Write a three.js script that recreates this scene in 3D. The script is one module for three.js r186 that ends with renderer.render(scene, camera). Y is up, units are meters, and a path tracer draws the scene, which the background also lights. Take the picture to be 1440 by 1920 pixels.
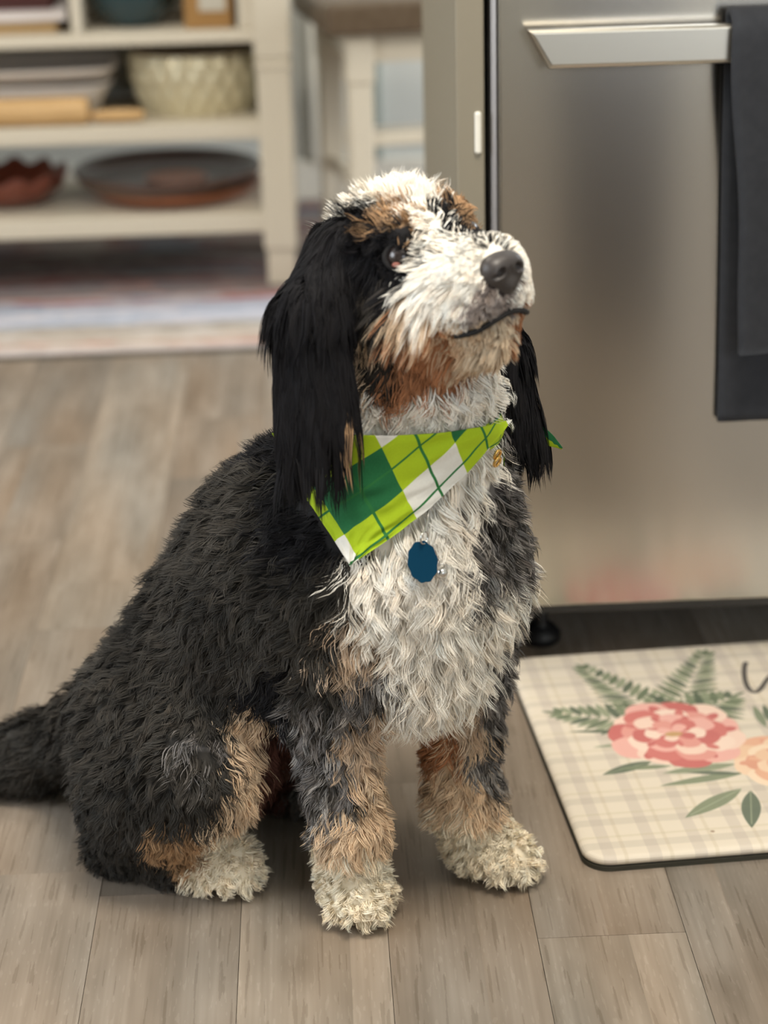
import * as THREE from 'three';
import { RoundedBoxGeometry } from 'three/addons/geometries/RoundedBoxGeometry.js';
import { mergeGeometries } from 'three/addons/utils/BufferGeometryUtils.js';
import { ImprovedNoise } from 'three/addons/math/ImprovedNoise.js';
import { RectAreaLightUniformsLib } from 'three/addons/lights/RectAreaLightUniformsLib.js';
RectAreaLightUniformsLib.init();

// ---------------------------------------------------------------- camera, sky, lights, exposure
const scene = new THREE.Scene();
const D2R = Math.PI / 180;
const camera = new THREE.PerspectiveCamera(2 * Math.atan(960 / 3800) / D2R, 0.75, 0.05, 60);
camera.position.set(0, 1.06, 0);
camera.rotation.set(-21 * D2R, -1.8 * D2R, -1.5 * D2R, 'YXZ');
camera.focus = 1.86;
camera.userData.fStop = 3.3;
scene.add(camera);
scene.background = new THREE.Color(0.62, 0.74, 0.92);
const renderer = new THREE.WebGLRenderer({ antialias: true });
renderer.toneMapping = THREE.LinearToneMapping;
renderer.toneMappingExposure = 1.08;
renderer.shadowMap.enabled = true;

function areaLight(color, intensity, w, h, pos, look) {
  const l = new THREE.RectAreaLight(color, intensity, w, h);
  l.position.set(...pos); l.lookAt(...look); scene.add(l); return l;
}
// daylight in the three window openings
areaLight(new THREE.Color(0.90, 0.95, 1.0), 9, 1.5, 1.5, [2.33, 1.35, -3.75], [0, 1.1, -3.75]);
areaLight(new THREE.Color(0.90, 0.95, 1.0), 6, 1.7, 1.3, [-2.53, 1.55, -1.2], [0, 1.1, -1.6]);
areaLight(new THREE.Color(0.92, 0.96, 1.0), 6, 1.3, 1.3, [1.45, 1.5, 1.83], [0.9, 1.0, -2]);

// ---------------------------------------------------------------- helpers
const V = THREE.Vector3;
let seed = 20240317;
const rnd = () => { seed = (seed * 1664525 + 1013904223) >>> 0; return seed / 4294967296; };
const rr = (a, b) => a + (b - a) * rnd();
const gauss = () => (rnd() + rnd() + rnd() + rnd() - 2) * 0.87;
const clamp = (x, a, b) => Math.min(b, Math.max(a, x));
const sstep = (a, b, x) => { const t = clamp((x - a) / (b - a), 0, 1); return t * t * (3 - 2 * t); };
const perlin = new ImprovedNoise();
const noise = (x, y, z) => perlin.noise(x, y, z);
const fbm = (x, y, z) => noise(x, y, z) * 0.55 + noise(x * 2.1, y * 2.1, z * 2.1 + 7) * 0.28 + noise(x * 4.3, y * 4.3, z * 4.3 + 13) * 0.17;
const names = {};
function numbered(n) { const k = names[n] = (names[n] ?? -1) + 1; return k ? n + '_' + String(k).padStart(3, '0') : n; }
function tag(o, label, category, group) { o.userData = { ...o.userData, label, category }; if (group) o.userData.group = group; return o; }
function struct(o, label, category) { o.userData = { ...o.userData, kind: 'structure', label, category }; return o; }
function thing(name, label, category, pos = [0, 0, 0], turn = 0, group) {
  const g = new THREE.Group(); g.name = numbered(name); g.position.set(...pos); g.rotation.y = turn;
  scene.add(g); return tag(g, label, category, group);
}
function part(name, geo, mat, parent, pos, rot) {
  const m = new THREE.Mesh(geo, mat); m.name = parent === scene ? numbered(name) : name; m.castShadow = m.receiveShadow = true;
  if (pos) m.position.set(...pos); if (rot) m.rotation.set(...rot);
  parent.add(m); return m;
}
const rbox = (w, h, d, r = 0.004, s = 2) => new RoundedBoxGeometry(w, h, d, s, Math.min(r, w / 2.01, h / 2.01, d / 2.01));
const rboxAt = (x0, x1, y0, y1, z0, z1, r) => rbox(x1 - x0, y1 - y0, z1 - z0, r).translate((x0 + x1) / 2, (y0 + y1) / 2, (z0 + z1) / 2);
const boxAt = (x0, x1, y0, y1, z0, z1) => new THREE.BoxGeometry(x1 - x0, y1 - y0, z1 - z0).translate((x0 + x1) / 2, (y0 + y1) / 2, (z0 + z1) / 2);
const srgb = (r, g, b) => new THREE.Color().setRGB(r / 255, g / 255, b / 255, THREE.SRGBColorSpace);
const std = (color, roughness = 0.6, extra = {}) => new THREE.MeshStandardMaterial({ color, roughness, ...extra });
function texture(w, h, fn, srgbMap = true) {
  const d = new Uint8Array(w * h * 4), c = [0, 0, 0];
  for (let y = 0; y < h; y++) for (let x = 0; x < w; x++) { fn(x, y, c); const i = (y * w + x) * 4; d[i] = clamp(c[0], 0, 255); d[i + 1] = clamp(c[1], 0, 255); d[i + 2] = clamp(c[2], 0, 255); d[i + 3] = 255; }
  const t = new THREE.DataTexture(d, w, h, THREE.RGBAFormat); t.wrapS = t.wrapT = THREE.RepeatWrapping;
  t.magFilter = THREE.LinearFilter; t.minFilter = THREE.LinearMipmapLinearFilter; t.generateMipmaps = true;
  if (srgbMap) t.colorSpace = THREE.SRGBColorSpace; t.needsUpdate = true; return t;
}
function scaleUV(geo, su, sv, ou = 0, ov = 0) { const uv = geo.attributes.uv; for (let i = 0; i < uv.count; i++) uv.setXY(i, uv.getX(i) * su + ou, uv.getY(i) * sv + ov); return geo; }

// ---------------------------------------------------------------- the room
const grainTex = [0, 1, 2, 3].map(k => {
  const tones = [[140, 127, 113], [134, 121, 107], [145, 133, 119], [129, 117, 104]][k];
  return texture(256, 1024, (x, y, c) => {            // 0.14 m x 1.2 m of limed oak print
    const u = x / 256 * 0.14, v = y / 1024 * 1.2, o = k * 31.7;
    const streak = noise(u * 330, v * 5 + o, o) * 0.6 + noise(u * 140 + noise(u * 25, v * 3, o) * 1.2, v * 2.2, o + 4) * 0.8;
    const patch = fbm(u * 18 + o, v * 4.5, o + 9), fleck = noise(u * 420, v * 60, o + 2);
    const warm = noise(u * 14, v * 3, o + 21) * 7;
    let t = streak * 9 + patch * 30 + (fleck > 0.42 ? 7 : 0) - (noise(u * 300, v * 14, o + 5) > 0.38 ? 13 : 0);
    const knot = Math.hypot((u - 0.05 - k * 0.02) * 60, (v - 0.35 - k * 0.2) * 26); if (knot < 1.3) t -= 16 * (1 - knot / 1.3);
    c[0] = tones[0] + t + warm; c[1] = tones[1] + t; c[2] = tones[2] + t - warm * 0.8;
  });
});
const plankMats = grainTex.map(t => new THREE.MeshPhysicalMaterial({ map: t, roughness: 0.5, specularIntensity: 0.5 }));
const seamMat = std(srgb(104, 93, 82), 0.9);
{
  const floor = new THREE.Group(); floor.name = 'floor'; scene.add(floor);
  struct(floor, 'grey brown wood look plank floor of the kitchen', 'floor');
  part('subfloor', boxAt(-2.7, 2.5, -0.12, -0.008, -5.05, 2.05), seamMat, floor);
  const PW = 0.14, PL = 1.2, geos = [];
  for (let v = 0; v < 6; v++) {
    const g = new THREE.BoxGeometry(PW - 0.0006, 0.008, PL - 0.0006); g.translate(0, -0.004, 0);
    const uv = g.attributes.uv, p = g.attributes.position;
    for (let i = 0; i < uv.count; i++) uv.setXY(i, p.getX(i) / PW + 0.5 + v * 0.13, (v % 2 ? -1 : 1) * p.getZ(i) / PL + v * 0.37);
    geos.push(g);
  }
  const starts = [0.31, 0.83, 0.55, 0.07, 0.68, 0.22, 0.95, 0.44];
  let n = 0; const far = [];
  for (let c = -17; c <= 15; c++) {
    const x = 0.325 + (c - 0.5) * PW, s = starts[(c + 40) % 8] * PL;
    for (let r = -5; r <= 2; r++) {
      const z = r * PL + s - 0.2; if (z < -5.1 || z > 2.2) continue;
      const v = (c * 7 + r * 5 + 200) % 6, m = plankMats[(c * 3 + r * 2 + 200) % 4];
      const inView = x > -1.5 && x < 1.2 && z > -5 && z < -0.5;
      if (inView) { part('plank', geos[v], m, floor, [x, 0, z]); n++; } else far.push(geos[v].clone().translate(x, 0, z));
    }
  }
  const rest = part('plank_field', mergeGeometries(far), plankMats[1], floor); rest.userData.kind = 'stuff';
}
const wallMat = std(srgb(206, 207, 201), 0.85), trimMat = std(srgb(232, 226, 212), 0.5), ceilMat = std(srgb(240, 238, 232), 0.9);
struct(part('ceiling', boxAt(-2.7, 2.5, 2.5, 2.62, -5.05, 2.05), ceilMat, scene), 'plain white ceiling', 'ceiling');
struct(part('wall_back', boxAt(-2.7, 2.5, 0, 2.5, -5.05, -4.9), wallMat, scene), 'pale blue grey back wall', 'wall');
function wallWithHole(name, axis, at, t, a0, a1, h0, h1, y0, y1, label) {
  const box = (p, q, lo, hi) => axis === 'x' ? boxAt(at, at + t, lo, hi, p, q) : boxAt(p, q, lo, hi, at, at + t);
  const g = mergeGeometries([box(a0, h0, 0, 2.5), box(h1, a1, 0, 2.5), box(h0, h1, 0, y0), box(h0, h1, y1, 2.5)]);
  struct(part(name, g, wallMat, scene), label, 'wall');
}
wallWithHole('wall_right', 'x', 2.4, 0.12, -4.9, 1.95, -4.5, -3.0, 0.6, 2.1, 'pale blue grey side wall with a window behind the counter');
wallWithHole('wall_left', 'x', -2.7, 0.12, -4.9, 1.95, -2.05, -0.35, 0.9, 2.2, 'pale blue grey side wall with a wide window');
wallWithHole('wall_front', 'z', 1.9, 0.12, -2.58, 2.4, 0.78, 2.12, 0.85, 2.15, 'pale blue grey wall with a window facing the counter');
const glass = new THREE.MeshPhysicalMaterial({ color: 0xffffff, roughness: 0.02, transmission: 1, thickness: 0, ior: 1.45 });
function windowUnit(n, axis, at, a0, a1, y0, y1) {
  const g = new THREE.Group(); g.name = 'window_' + n; scene.add(g); struct(g, ['white framed window in the wall beside the rug', 'white framed window in the wide side wall', 'white framed window facing the counter'][n - 1], 'window');
  const bx = (p, q, lo, hi, d = 0.05) => axis === 'x' ? rboxAt(at - d / 2, at + d / 2, lo, hi, p, q, 0.004) : rboxAt(p, q, lo, hi, at - d / 2, at + d / 2, 0.004);
  const m = (a0 + a1) / 2;
  part('frame', mergeGeometries([bx(a0, a0 + 0.05, y0, y1), bx(a1 - 0.05, a1, y0, y1), bx(a0 + 0.05, a1 - 0.05, y0, y0 + 0.05), bx(a0 + 0.05, a1 - 0.05, y1 - 0.05, y1), bx(m - 0.02, m + 0.02, y0 + 0.05, y1 - 0.05)]), trimMat, g);
  part('pane', bx(a0 + 0.05, m - 0.02, y0 + 0.05, y1 - 0.05, 0.006), glass, g); part('pane', bx(m + 0.02, a1 - 0.05, y0 + 0.05, y1 - 0.05, 0.006), glass, g);
}
windowUnit(1, 'x', 2.46, -4.5, -3.0, 0.6, 2.1); windowUnit(2, 'x', -2.64, -2.05, -0.35, 0.9, 2.2); windowUnit(3, 'z', 1.96, 0.78, 2.12, 0.85, 2.15);
struct(part('baseboard_back', rboxAt(-2.58, 2.4, 0, 0.1, -4.9, -4.884, 0.004), trimMat, scene), 'cream baseboard along the back wall', 'baseboard');
struct(part('trim_1', rboxAt(0.150, 0.172, 0.1, 2.3, -4.9, -4.88, 0.003), std(srgb(150, 158, 150), 0.6), scene), 'grey green upright moulding on the back wall', 'trim');

struct(part('trim_2', rboxAt(0.004, 0.036, 0.1, 2.3, -4.9, -4.875, 0.003), trimMat, scene), 'white upright casing on the back wall', 'trim');
// ceiling lamps: flush panels
function ceilingLamp(x, z, w, d, power, label) {
  const g = thing('ceiling_lamp', label, 'lamp', [x, 2.5, z], 0, 'flush ceiling lamps');
  part('housing', rbox(w + 0.04, 0.04, d + 0.04, 0.008), std(srgb(245, 244, 240), 0.5), g, [0, -0.02, 0]);
  part('diffuser', rbox(w, 0.012, d, 0.004), new THREE.MeshStandardMaterial({ color: 0xffffff, emissive: new THREE.Color(1, 0.92, 0.8), emissiveIntensity: 2.2 }), g, [0, -0.044, 0]);
  areaLight(new THREE.Color(1.0, 0.91, 0.77), power, w, d, [x, 2.44, z], [x, 0, z]);
}
ceilingLamp(0.25, -1.1, 0.7, 0.7, 24, 'square flush lamp on the ceiling before the counter');
ceilingLamp(-0.8, -3.0, 0.6, 0.6, 10, 'square flush lamp on the ceiling before the shelves');

// ---------------------------------------------------------------- dishwasher, end panel, counter
function brushed(color, rough, aniso) {
  return new THREE.MeshPhysicalMaterial({ color, metalness: 1, roughness: rough, anisotropy: aniso, anisotropyRotation: Math.PI / 2 });
}
const steel = brushed(srgb(180, 175, 166), 0.18, 0.75), steelBright = brushed(srgb(206, 203, 194), 0.3, 0.2), steelEdge = brushed(srgb(205, 203, 206), 0.4, 0.2);
const black = std(srgb(16, 16, 19), 0.5), darkGrey = std(srgb(52, 51, 49), 0.55);
{
  const g = thing('dishwasher', 'brushed stainless steel dishwasher with bar handle', 'dishwasher', [0.196, 0, -2.19]);
  const door = rbox(0.592, 0.765, 0.045, 0.003); part('door', door, steel, g, [0.304, 0.473, -0.0245]);
  part('door_edge', rbox(0.0075, 0.765, 0.04, 0.003), steelEdge, g, [0.0035, 0.473, -0.026]);
  const s = new THREE.Shape([[0.036, 0.766], [0.058, 0.726], [0.546, 0.726], [0.568, 0.766]].map(p => new THREE.Vector2(...p)));
  const hg = new THREE.ExtrudeGeometry(s, { depth: 0.012, bevelEnabled: true, bevelThickness: 0.006, bevelSize: 0.005, bevelOffset: -0.005, bevelSegments: 4 });
  const handle = part('handle', hg, steelBright, g, [0, 0, 0.022]);
  for (const x of [0.085, 0.52]) part('standoff', rbox(0.03, 0.022, 0.03, 0.004), steelEdge, handle, [x, 0.746, -0.008]);
  part('kick_plate', rbox(0.58, 0.022, 0.012, 0.002), darkGrey, g, [0.302, 0.078, -0.04]);
  part('tub_shell', boxAt(0.006, 0.602, 0.088, 0.85, -0.6, -0.05), black, g);
  part('toe_panel', boxAt(0.006, 0.602, 0.012, 0.088, -0.19, -0.17), black, g);
  for (const x of [0.067, 0.54]) {
    const f = new THREE.LatheGeometry([[0, 0], [0.019, 0], [0.024, 0.004], [0.025, 0.014], [0.016, 0.024], [0.009, 0.026], [0.009, 0.088], [0, 0.088]].map(p => new THREE.Vector2(...p)), 20);
    part('foot', f, black, g, [x, 0, -0.1]);
  }
}
const panelMat = std(srgb(140, 132, 115), 0.55);
{
  const g = thing('cabinet_end_panel', 'greige painted end panel beside the dishwasher', 'cabinet panel', [0.158, 0, -2.2]);
  part('side_board', boxAt(0, 0.016, 0.0, 0.868, -0.62, -0.012), panelMat, g);
  part('face_strip', rboxAt(0, 0.031, 0.0, 0.868, -0.012, 0.006, 0.003), panelMat, g);
  const c = part('clip', rbox(0.0075, 0.046, 0.006, 0.003), std(srgb(240, 236, 224), 0.4), g, [0.0235, 0.654, 0.008]); c.userData.label = 'small white plastic clip';
}
{
  const g = thing('counter', 'kitchen counter top above the dishwasher', 'counter', [0.12, 0.87, -2.16]);
  part('slab', rboxAt(0, 1.9, 0, 0.035, -0.68, 0, 0.006), std(srgb(196, 190, 180), 0.3), g);
  const b = thing('base_cabinet', 'greige base cabinet on the far side of the dishwasher', 'cabinet', [0.803, 0, -2.21]);
  part('body', boxAt(0, 1.2, 0.1, 0.868, -0.6, 0), panelMat, b); part('toe_board', boxAt(0, 1.2, 0, 0.1, -0.58, -0.06), darkGrey, b);
  for (const x of [0.3, 0.9]) { const d = part('door', rbox(0.57, 0.72, 0.02, 0.004), panelMat, b, [x, 0.49, 0.01]); part('knob', new THREE.SphereGeometry(0.014, 16, 12), steelBright, d, [0.22, 0.28, 0.02]); }
}
// bin standing before the counter, out of the frame, mirrored as the dark stripe in the steel door
{
  const g = thing('waste_bin', 'tall slim dark brown waste bin standing opposite the dishwasher', 'bin', [0.565, 0, -0.62]);
  const m = std(srgb(62, 54, 54), 0.6);
  const tap = (w0, w1, y0, y1) => { const b = rbox(1, y1 - y0, 1, 0.01); b.translate(0, (y0 + y1) / 2, 0); const p = b.attributes.position; for (let i = 0; i < p.count; i++) { const t = (p.getY(i) - y0) / (y1 - y0), w = w0 + (w1 - w0) * t; p.setXYZ(i, p.getX(i) * w, p.getY(i), p.getZ(i) * w * 1.3); } b.computeVertexNormals(); return b; };
  part('body', tap(0.17, 0.2, 0.0, 0.72), m, g); part('lid', tap(0.21, 0.17, 0.72, 0.78), m, g); part('pedal', rbox(0.07, 0.012, 0.05, 0.004), black, g, [0, 0.03, -0.135]);
}
// towel over the handle
{
  const path = [[0.0065, 0.318], [0.0065, 0.5], [0.0065, 0.70], [0.0068, 0.750], [0.010, 0.772], [0.018, 0.7785], [0.033, 0.779], [0.0475, 0.766], [0.050, 0.74], [0.052, 0.58], [0.053, 0.411]];
  const curve = new THREE.CatmullRomCurve3(path.map(([z, y]) => new V(0, y, z)), false, 'catmullrom', 0.2);
  const n = 90, m = 26, pos = [], idx = [], uv = [], T = 0.004;
  const pts = curve.getSpacedPoints(n);
  const at = (i, j, side) => {
    const p = pts[i], q = pts[Math.min(n, i + 1)], o = pts[Math.max(0, i - 1)], t = i / n;
    const ty = q.y - o.y, tz = q.z - o.z, l = Math.hypot(ty, tz) || 1;
    const back = t < 0.53, ny = back ? tz / l : tz / l, nz = -ty / l;       // outward normal in the y/z plane
    const left = back ? 0.250 + 0.006 * sstep(0.76, 0.3, p.y) : 0.250 + 0.018 * sstep(0.76, 0.41, p.y) + 0.002 * Math.sin(p.y * 24);
    const s = j / m, x = left + s * 0.235;
    const wav = (back ? 0.0014 : 0.004) * Math.sin(s * 15 + p.y * 3) * sstep(0.77, 0.55, p.y) + 0.002 * noise(s * 5, p.y * 9, 3) * (back ? 0.4 : 1);
    const k = T * side;
    return [x, p.y + ny * k * -1, p.z + nz * k * -1 + (wav > 0 || !back ? wav : 0)];
  };
  for (const side of [1, -1]) for (let i = 0; i <= n; i++) for (let j = 0; j <= m; j++) { pos.push(...at(i, j, side)); uv.push(j / m * 2.4, i / n * 8); }
  const N = (n + 1) * (m + 1), id = (s, i, j) => s * N + i * (m + 1) + j;
  for (let i = 0; i < n; i++) for (let j = 0; j < m; j++) { const a = id(0, i, j), b = id(0, i, j + 1), c = id(0, i + 1, j), d = id(0, i + 1, j + 1); idx.push(a, b, c, b, d, c, a + N, c + N, b + N, b + N, c + N, d + N); }
  for (let i = 0; i < n; i++) for (const j of [0, m]) { const a = id(0, i, j), c = id(0, i + 1, j); idx.push(a, c, a + N, c, c + N, a + N); }
  for (let j = 0; j < m; j++) for (const i of [0, n]) { const a = id(0, i, j), c = id(0, i, j + 1); idx.push(a, a + N, c, c, a + N, c + N); }
  const g = new THREE.BufferGeometry(); g.setAttribute('position', new THREE.Float32BufferAttribute(pos, 3)); g.setAttribute('uv', new THREE.Float32BufferAttribute(uv, 2)); g.setIndex(idx); g.computeVertexNormals();
  const tw = texture(256, 256, (x, y, c) => { const t = noise(x * 0.9, y * 0.9, 1) * 8 + ((x + y) % 8 < 4 ? 2 : -2) + fbm(x / 40, y / 40, 5) * 8; c[0] = 42 + t; c[1] = 44 + t; c[2] = 49 + t; });
  const root = thing('kitchen_towel', 'dark charcoal kitchen towel folded over the dishwasher handle', 'towel', [0.196, 0, -2.19]);
  part('cloth', g, new THREE.MeshPhysicalMaterial({ map: tw, roughness: 0.95, sheen: 0.3, sheenRoughness: 0.6, sheenColor: srgb(90, 92, 100), side: THREE.DoubleSide }), root);
}

// ---------------------------------------------------------------- floral floor mat
{
  const MW = 0.74, MD = 0.477, K = 2048 / MW;
  const cv = document.createElement('canvas'); cv.width = 2048; cv.height = Math.round(MD * K);
  const c = cv.getContext('2d'); const X = s => s * K, Y = t => (MD - t) * K;
  c.fillStyle = 'rgb(224,213,196)'; c.fillRect(0, 0, cv.width, cv.height);
  const band = (x, y, w, h, col) => { c.fillStyle = col; c.fillRect(x, y, w, h); };
  for (let s = 0.018; s < MW; s += 0.046) { band(X(s), 0, X(0.013), cv.height, 'rgba(168,156,150,0.24)'); band(X(s + 0.021), 0, X(0.004), cv.height, 'rgba(190,176,150,0.28)'); }
  for (let t = 0.018; t < MD; t += 0.046) { band(0, Y(t + 0.013), cv.width, X(0.013), 'rgba(168,158,148,0.24)'); band(0, Y(t + 0.025), cv.width, X(0.004), 'rgba(190,178,150,0.28)'); }
  const leaf = (s, t, ang, len, wid, col, vein) => {
    c.save(); c.translate(X(s), Y(t)); c.rotate(-ang); c.scale(K, K); c.fillStyle = col; c.beginPath(); c.moveTo(0, 0);
    c.quadraticCurveTo(len * 0.4, -wid, len, 0); c.quadraticCurveTo(len * 0.45, wid, 0, 0); c.fill();
    if (vein) { c.strokeStyle = vein; c.lineWidth = 0.0012; c.beginPath(); c.moveTo(0, 0); c.lineTo(len * 0.9, 0); c.stroke(); } c.restore();
  };
  const greens = ['rgba(104,116,92,0.92)', 'rgba(124,134,108,0.9)', 'rgba(88,100,82,0.9)', 'rgba(138,146,120,0.85)'];
  const fern = (s, t, ang, len, n) => { for (let i = 0; i < n; i++) { const k = i / n, x = s + Math.cos(ang) * len * k, y = t + Math.sin(ang) * len * k, L = 0.055 * (1 - k * 0.75); for (const sg of [1, -1]) leaf(x, y, ang + sg * (1.05 - 0.3 * k), L, 0.010, greens[(i + (sg > 0 ? 1 : 0)) % 4]); } leaf(s + Math.cos(ang) * len * 0.9, t + Math.sin(ang) * len * 0.9, ang, 0.024, 0.006, greens[0]); };
  fern(0.15, 0.29, 2.0, 0.165, 13); fern(0.165, 0.30, 1.12, 0.175, 13); fern(0.12, 0.285, 2.75, 0.10, 9); fern(0.19, 0.30, 0.55, 0.06, 6); fern(0.255, 0.25, 0.5, 0.09, 8);
  leaf(0.12, 0.262, 3.0, 0.085, 0.008, greens[2]); leaf(0.11, 0.236, 3.2, 0.055, 0.008, greens[3]);
  leaf(0.112, 0.192, 3.5, 0.064, 0.016, greens[2], 'rgba(170,176,150,0.7)'); leaf(0.13, 0.178, 3.1, 0.06, 0.010, greens[1]); leaf(0.20, 0.172, 3.25, 0.085, 0.016, greens[3], 'rgba(96,108,88,0.7)');
  leaf(0.205, 0.152, 3.3, 0.10, 0.013, greens[1]); leaf(0.20, 0.150, 2.95, 0.06, 0.008, greens[2]); leaf(0.19, 0.118, 3.75, 0.09, 0.020, greens[1], 'rgba(176,182,158,0.7)');
  leaf(0.198, 0.112, 4.45, 0.078, 0.020, greens[2], 'rgba(170,176,150,0.7)'); leaf(0.222, 0.10, 4.9, 0.08, 0.018, greens[0]); leaf(0.25, 0.10, 5.3, 0.085, 0.018, greens[1]);
  const petal = (s, t, ang, len, wid, col) => { c.save(); c.translate(X(s), Y(t)); c.rotate(-ang); c.scale(K, K); c.fillStyle = col; c.beginPath(); c.moveTo(0, 0); c.bezierCurveTo(len * 0.3, -wid, len * 0.9, -wid * 1.05, len, -wid * 0.25); c.bezierCurveTo(len * 1.04, wid * 0.1, len * 0.95, wid * 0.5, len * 0.9, wid * 0.7); c.bezierCurveTo(len * 0.7, wid, len * 0.25, wid * 0.7, 0, 0); c.fill(); c.restore(); };
  const peony = (s, t, R, cols, ph) => {
    for (let r = 0; r < 5; r++) { const n = [11, 9, 7, 6, 4][r], L = R * [1, 0.82, 0.64, 0.46, 0.28][r];
      for (let i = 0; i < n; i++) { const a = ph + i / n * 6.283 + r * 0.6; petal(s, t, a, L * rr(0.9, 1.08), L * 0.42, cols[(i * 2 + r * 3) % cols.length]); }
      for (let i = 0; i < n; i += 2) { const a = ph + (i + 0.5) / n * 6.283 + r * 0.6; petal(s + Math.cos(a) * L * 0.4, t + Math.sin(a) * L * 0.4, a + 0.2, L * 0.5, L * 0.1, cols[(i + r) % 2 ? 1 : 4]); } }
  };
  peony(0.262, 0.168, 0.066, ['rgb(236,206,178)', 'rgb(226,176,148)', 'rgb(240,216,190)', 'rgb(232,196,166)', 'rgb(218,160,136)'], 0.4);
  peony(0.152, 0.252, 0.078, ['rgb(232,178,168)', 'rgb(206,122,116)', 'rgb(238,208,192)', 'rgb(222,156,146)', 'rgb(198,112,108)', 'rgb(240,214,198)'], 0.2);
  c.fillStyle = 'rgb(196,158,112)'; c.beginPath(); c.ellipse(X(0.15), Y(0.25), X(0.010), X(0.006), 0, 0, 7); c.fill();
  // the visible start of the script lettering
  c.strokeStyle = 'rgb(92,88,84)'; c.lineWidth = X(0.0062); c.lineCap = 'round'; c.lineJoin = 'round';
  c.beginPath(); c.moveTo(X(0.279), Y(0.416)); c.bezierCurveTo(X(0.268), Y(0.395), X(0.258), Y(0.345), X(0.266), Y(0.338)); c.bezierCurveTo(X(0.274), Y(0.334), X(0.285), Y(0.362), X(0.297), Y(0.376)); c.stroke();
  c.fillStyle = 'rgba(120,92,70,0.6)'; c.beginPath(); c.arc(X(0.137), Y(0.036), X(0.0022), 0, 7); c.fill();
  const map = new THREE.CanvasTexture(cv); map.colorSpace = THREE.SRGBColorSpace; map.anisotropy = 8;
  const rs = (w, d, r) => { const s = new THREE.Shape(); s.moveTo(r, 0); s.lineTo(w - r, 0); s.absarc(w - r, r, r, -Math.PI / 2, 0); s.lineTo(w, d - r); s.absarc(w - r, d - r, r, 0, Math.PI / 2); s.lineTo(r, d); s.absarc(r, d - r, r, Math.PI / 2, Math.PI); s.lineTo(0, r); s.absarc(r, r, r, Math.PI, Math.PI * 1.5); return s; };
  const g = thing('floor_mat', 'cream plaid floor mat printed with pink and peach flowers and ferns', 'mat', [0.246, 0, -1.739], 0.07);
  const base = new THREE.ExtrudeGeometry(rs(MW, MD, 0.028), { depth: 0.005, bevelEnabled: false, curveSegments: 10 }).rotateX(-Math.PI / 2);
  part('backing', base, std(srgb(58, 56, 46), 0.9), g);
  const top = new THREE.ExtrudeGeometry(rs(MW, MD, 0.028), { depth: 0.001, bevelEnabled: true, bevelThickness: 0.005, bevelSize: 0.008, bevelOffset: -0.008, bevelSegments: 4, curveSegments: 10 });
  const p = top.attributes.position, uv = top.attributes.uv; for (let i = 0; i < p.count; i++) uv.setXY(i, p.getX(i) / MW, p.getY(i) / MD);
  top.rotateX(-Math.PI / 2);
  part('printed_pad', top, new THREE.MeshPhysicalMaterial({ map, roughness: 0.45 }), g, [0, 0.0095, 0]);
}

// ---------------------------------------------------------------- rug
{
  const bands = [ // depth from the near edge (m), colour choices
    [0.02, [[232, 222, 214], [226, 214, 204]]], [0.075, [[206, 158, 134], [222, 206, 188], [214, 182, 158], [226, 218, 204]]], [0.14, [[216, 208, 190], [226, 220, 208], [204, 194, 176]]],
    [0.175, [[196, 190, 176], [214, 206, 192], [176, 172, 160]]], [0.29, [[226, 228, 234], [212, 220, 230], [236, 236, 238], [196, 208, 222]]], [0.34, [[190, 190, 200], [206, 202, 206], [170, 180, 196]]],
    [0.40, [[176, 116, 108], [196, 186, 180], [182, 172, 170], [150, 160, 172]]], [0.50, [[140, 130, 126], [160, 126, 118], [120, 122, 126]]], [0.62, [[116, 76, 70], [134, 128, 120], [96, 98, 100]]], [0.75, [[120, 116, 108], [146, 138, 128], [104, 74, 68]]], [1.3, [[150, 142, 132], [120, 84, 76], [110, 112, 116]]]];
  const map = texture(1024, 512, (x, y, c) => {
    const u = x / 1024 * 2.6, v = y / 512 * 1.25, w = v + 0.018 * noise(u * 3, v * 6, 1) + 0.012 * noise(u * 11, v * 14, 2);
    let b = 0; while (b < bands.length - 1 && w > bands[b][0]) b++;
    const cs = bands[b][1], q = fbm(u * 4.2 + b * 7, v * 22, b * 3.1) * 2.3 + 0.5, col = cs[Math.floor(clamp(q, 0, 0.999) * cs.length)];
    const f = noise(u * 70, v * 160, 5) * 12 + noise(u * 20, v * 60, 8) * 14;
    c[0] = col[0] * 0.86 + f; c[1] = col[1] * 0.84 + f; c[2] = col[2] * 0.85 + f;
  });
  const g = thing('area_rug', 'distressed multicoloured area rug under the shelf unit', 'rug', [-2.1, 0, -3.595], 0.012);
  const top = rbox(2.6, 0.009, 1.25, 0.004); top.translate(1.3, 0.0055, -0.625);
  const p = top.attributes.position, uv = top.attributes.uv; for (let i = 0; i < p.count; i++) uv.setXY(i, p.getX(i) / 2.6, -p.getZ(i) / 1.25);
  part('pile', top, std(0xffffff, 0.95, { map }), g);
  part('edge_binding', rboxAt(0, 2.6, 0, 0.007, -0.002, 0.006, 0.002), std(srgb(96, 92, 84), 0.9), g);
}

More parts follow.
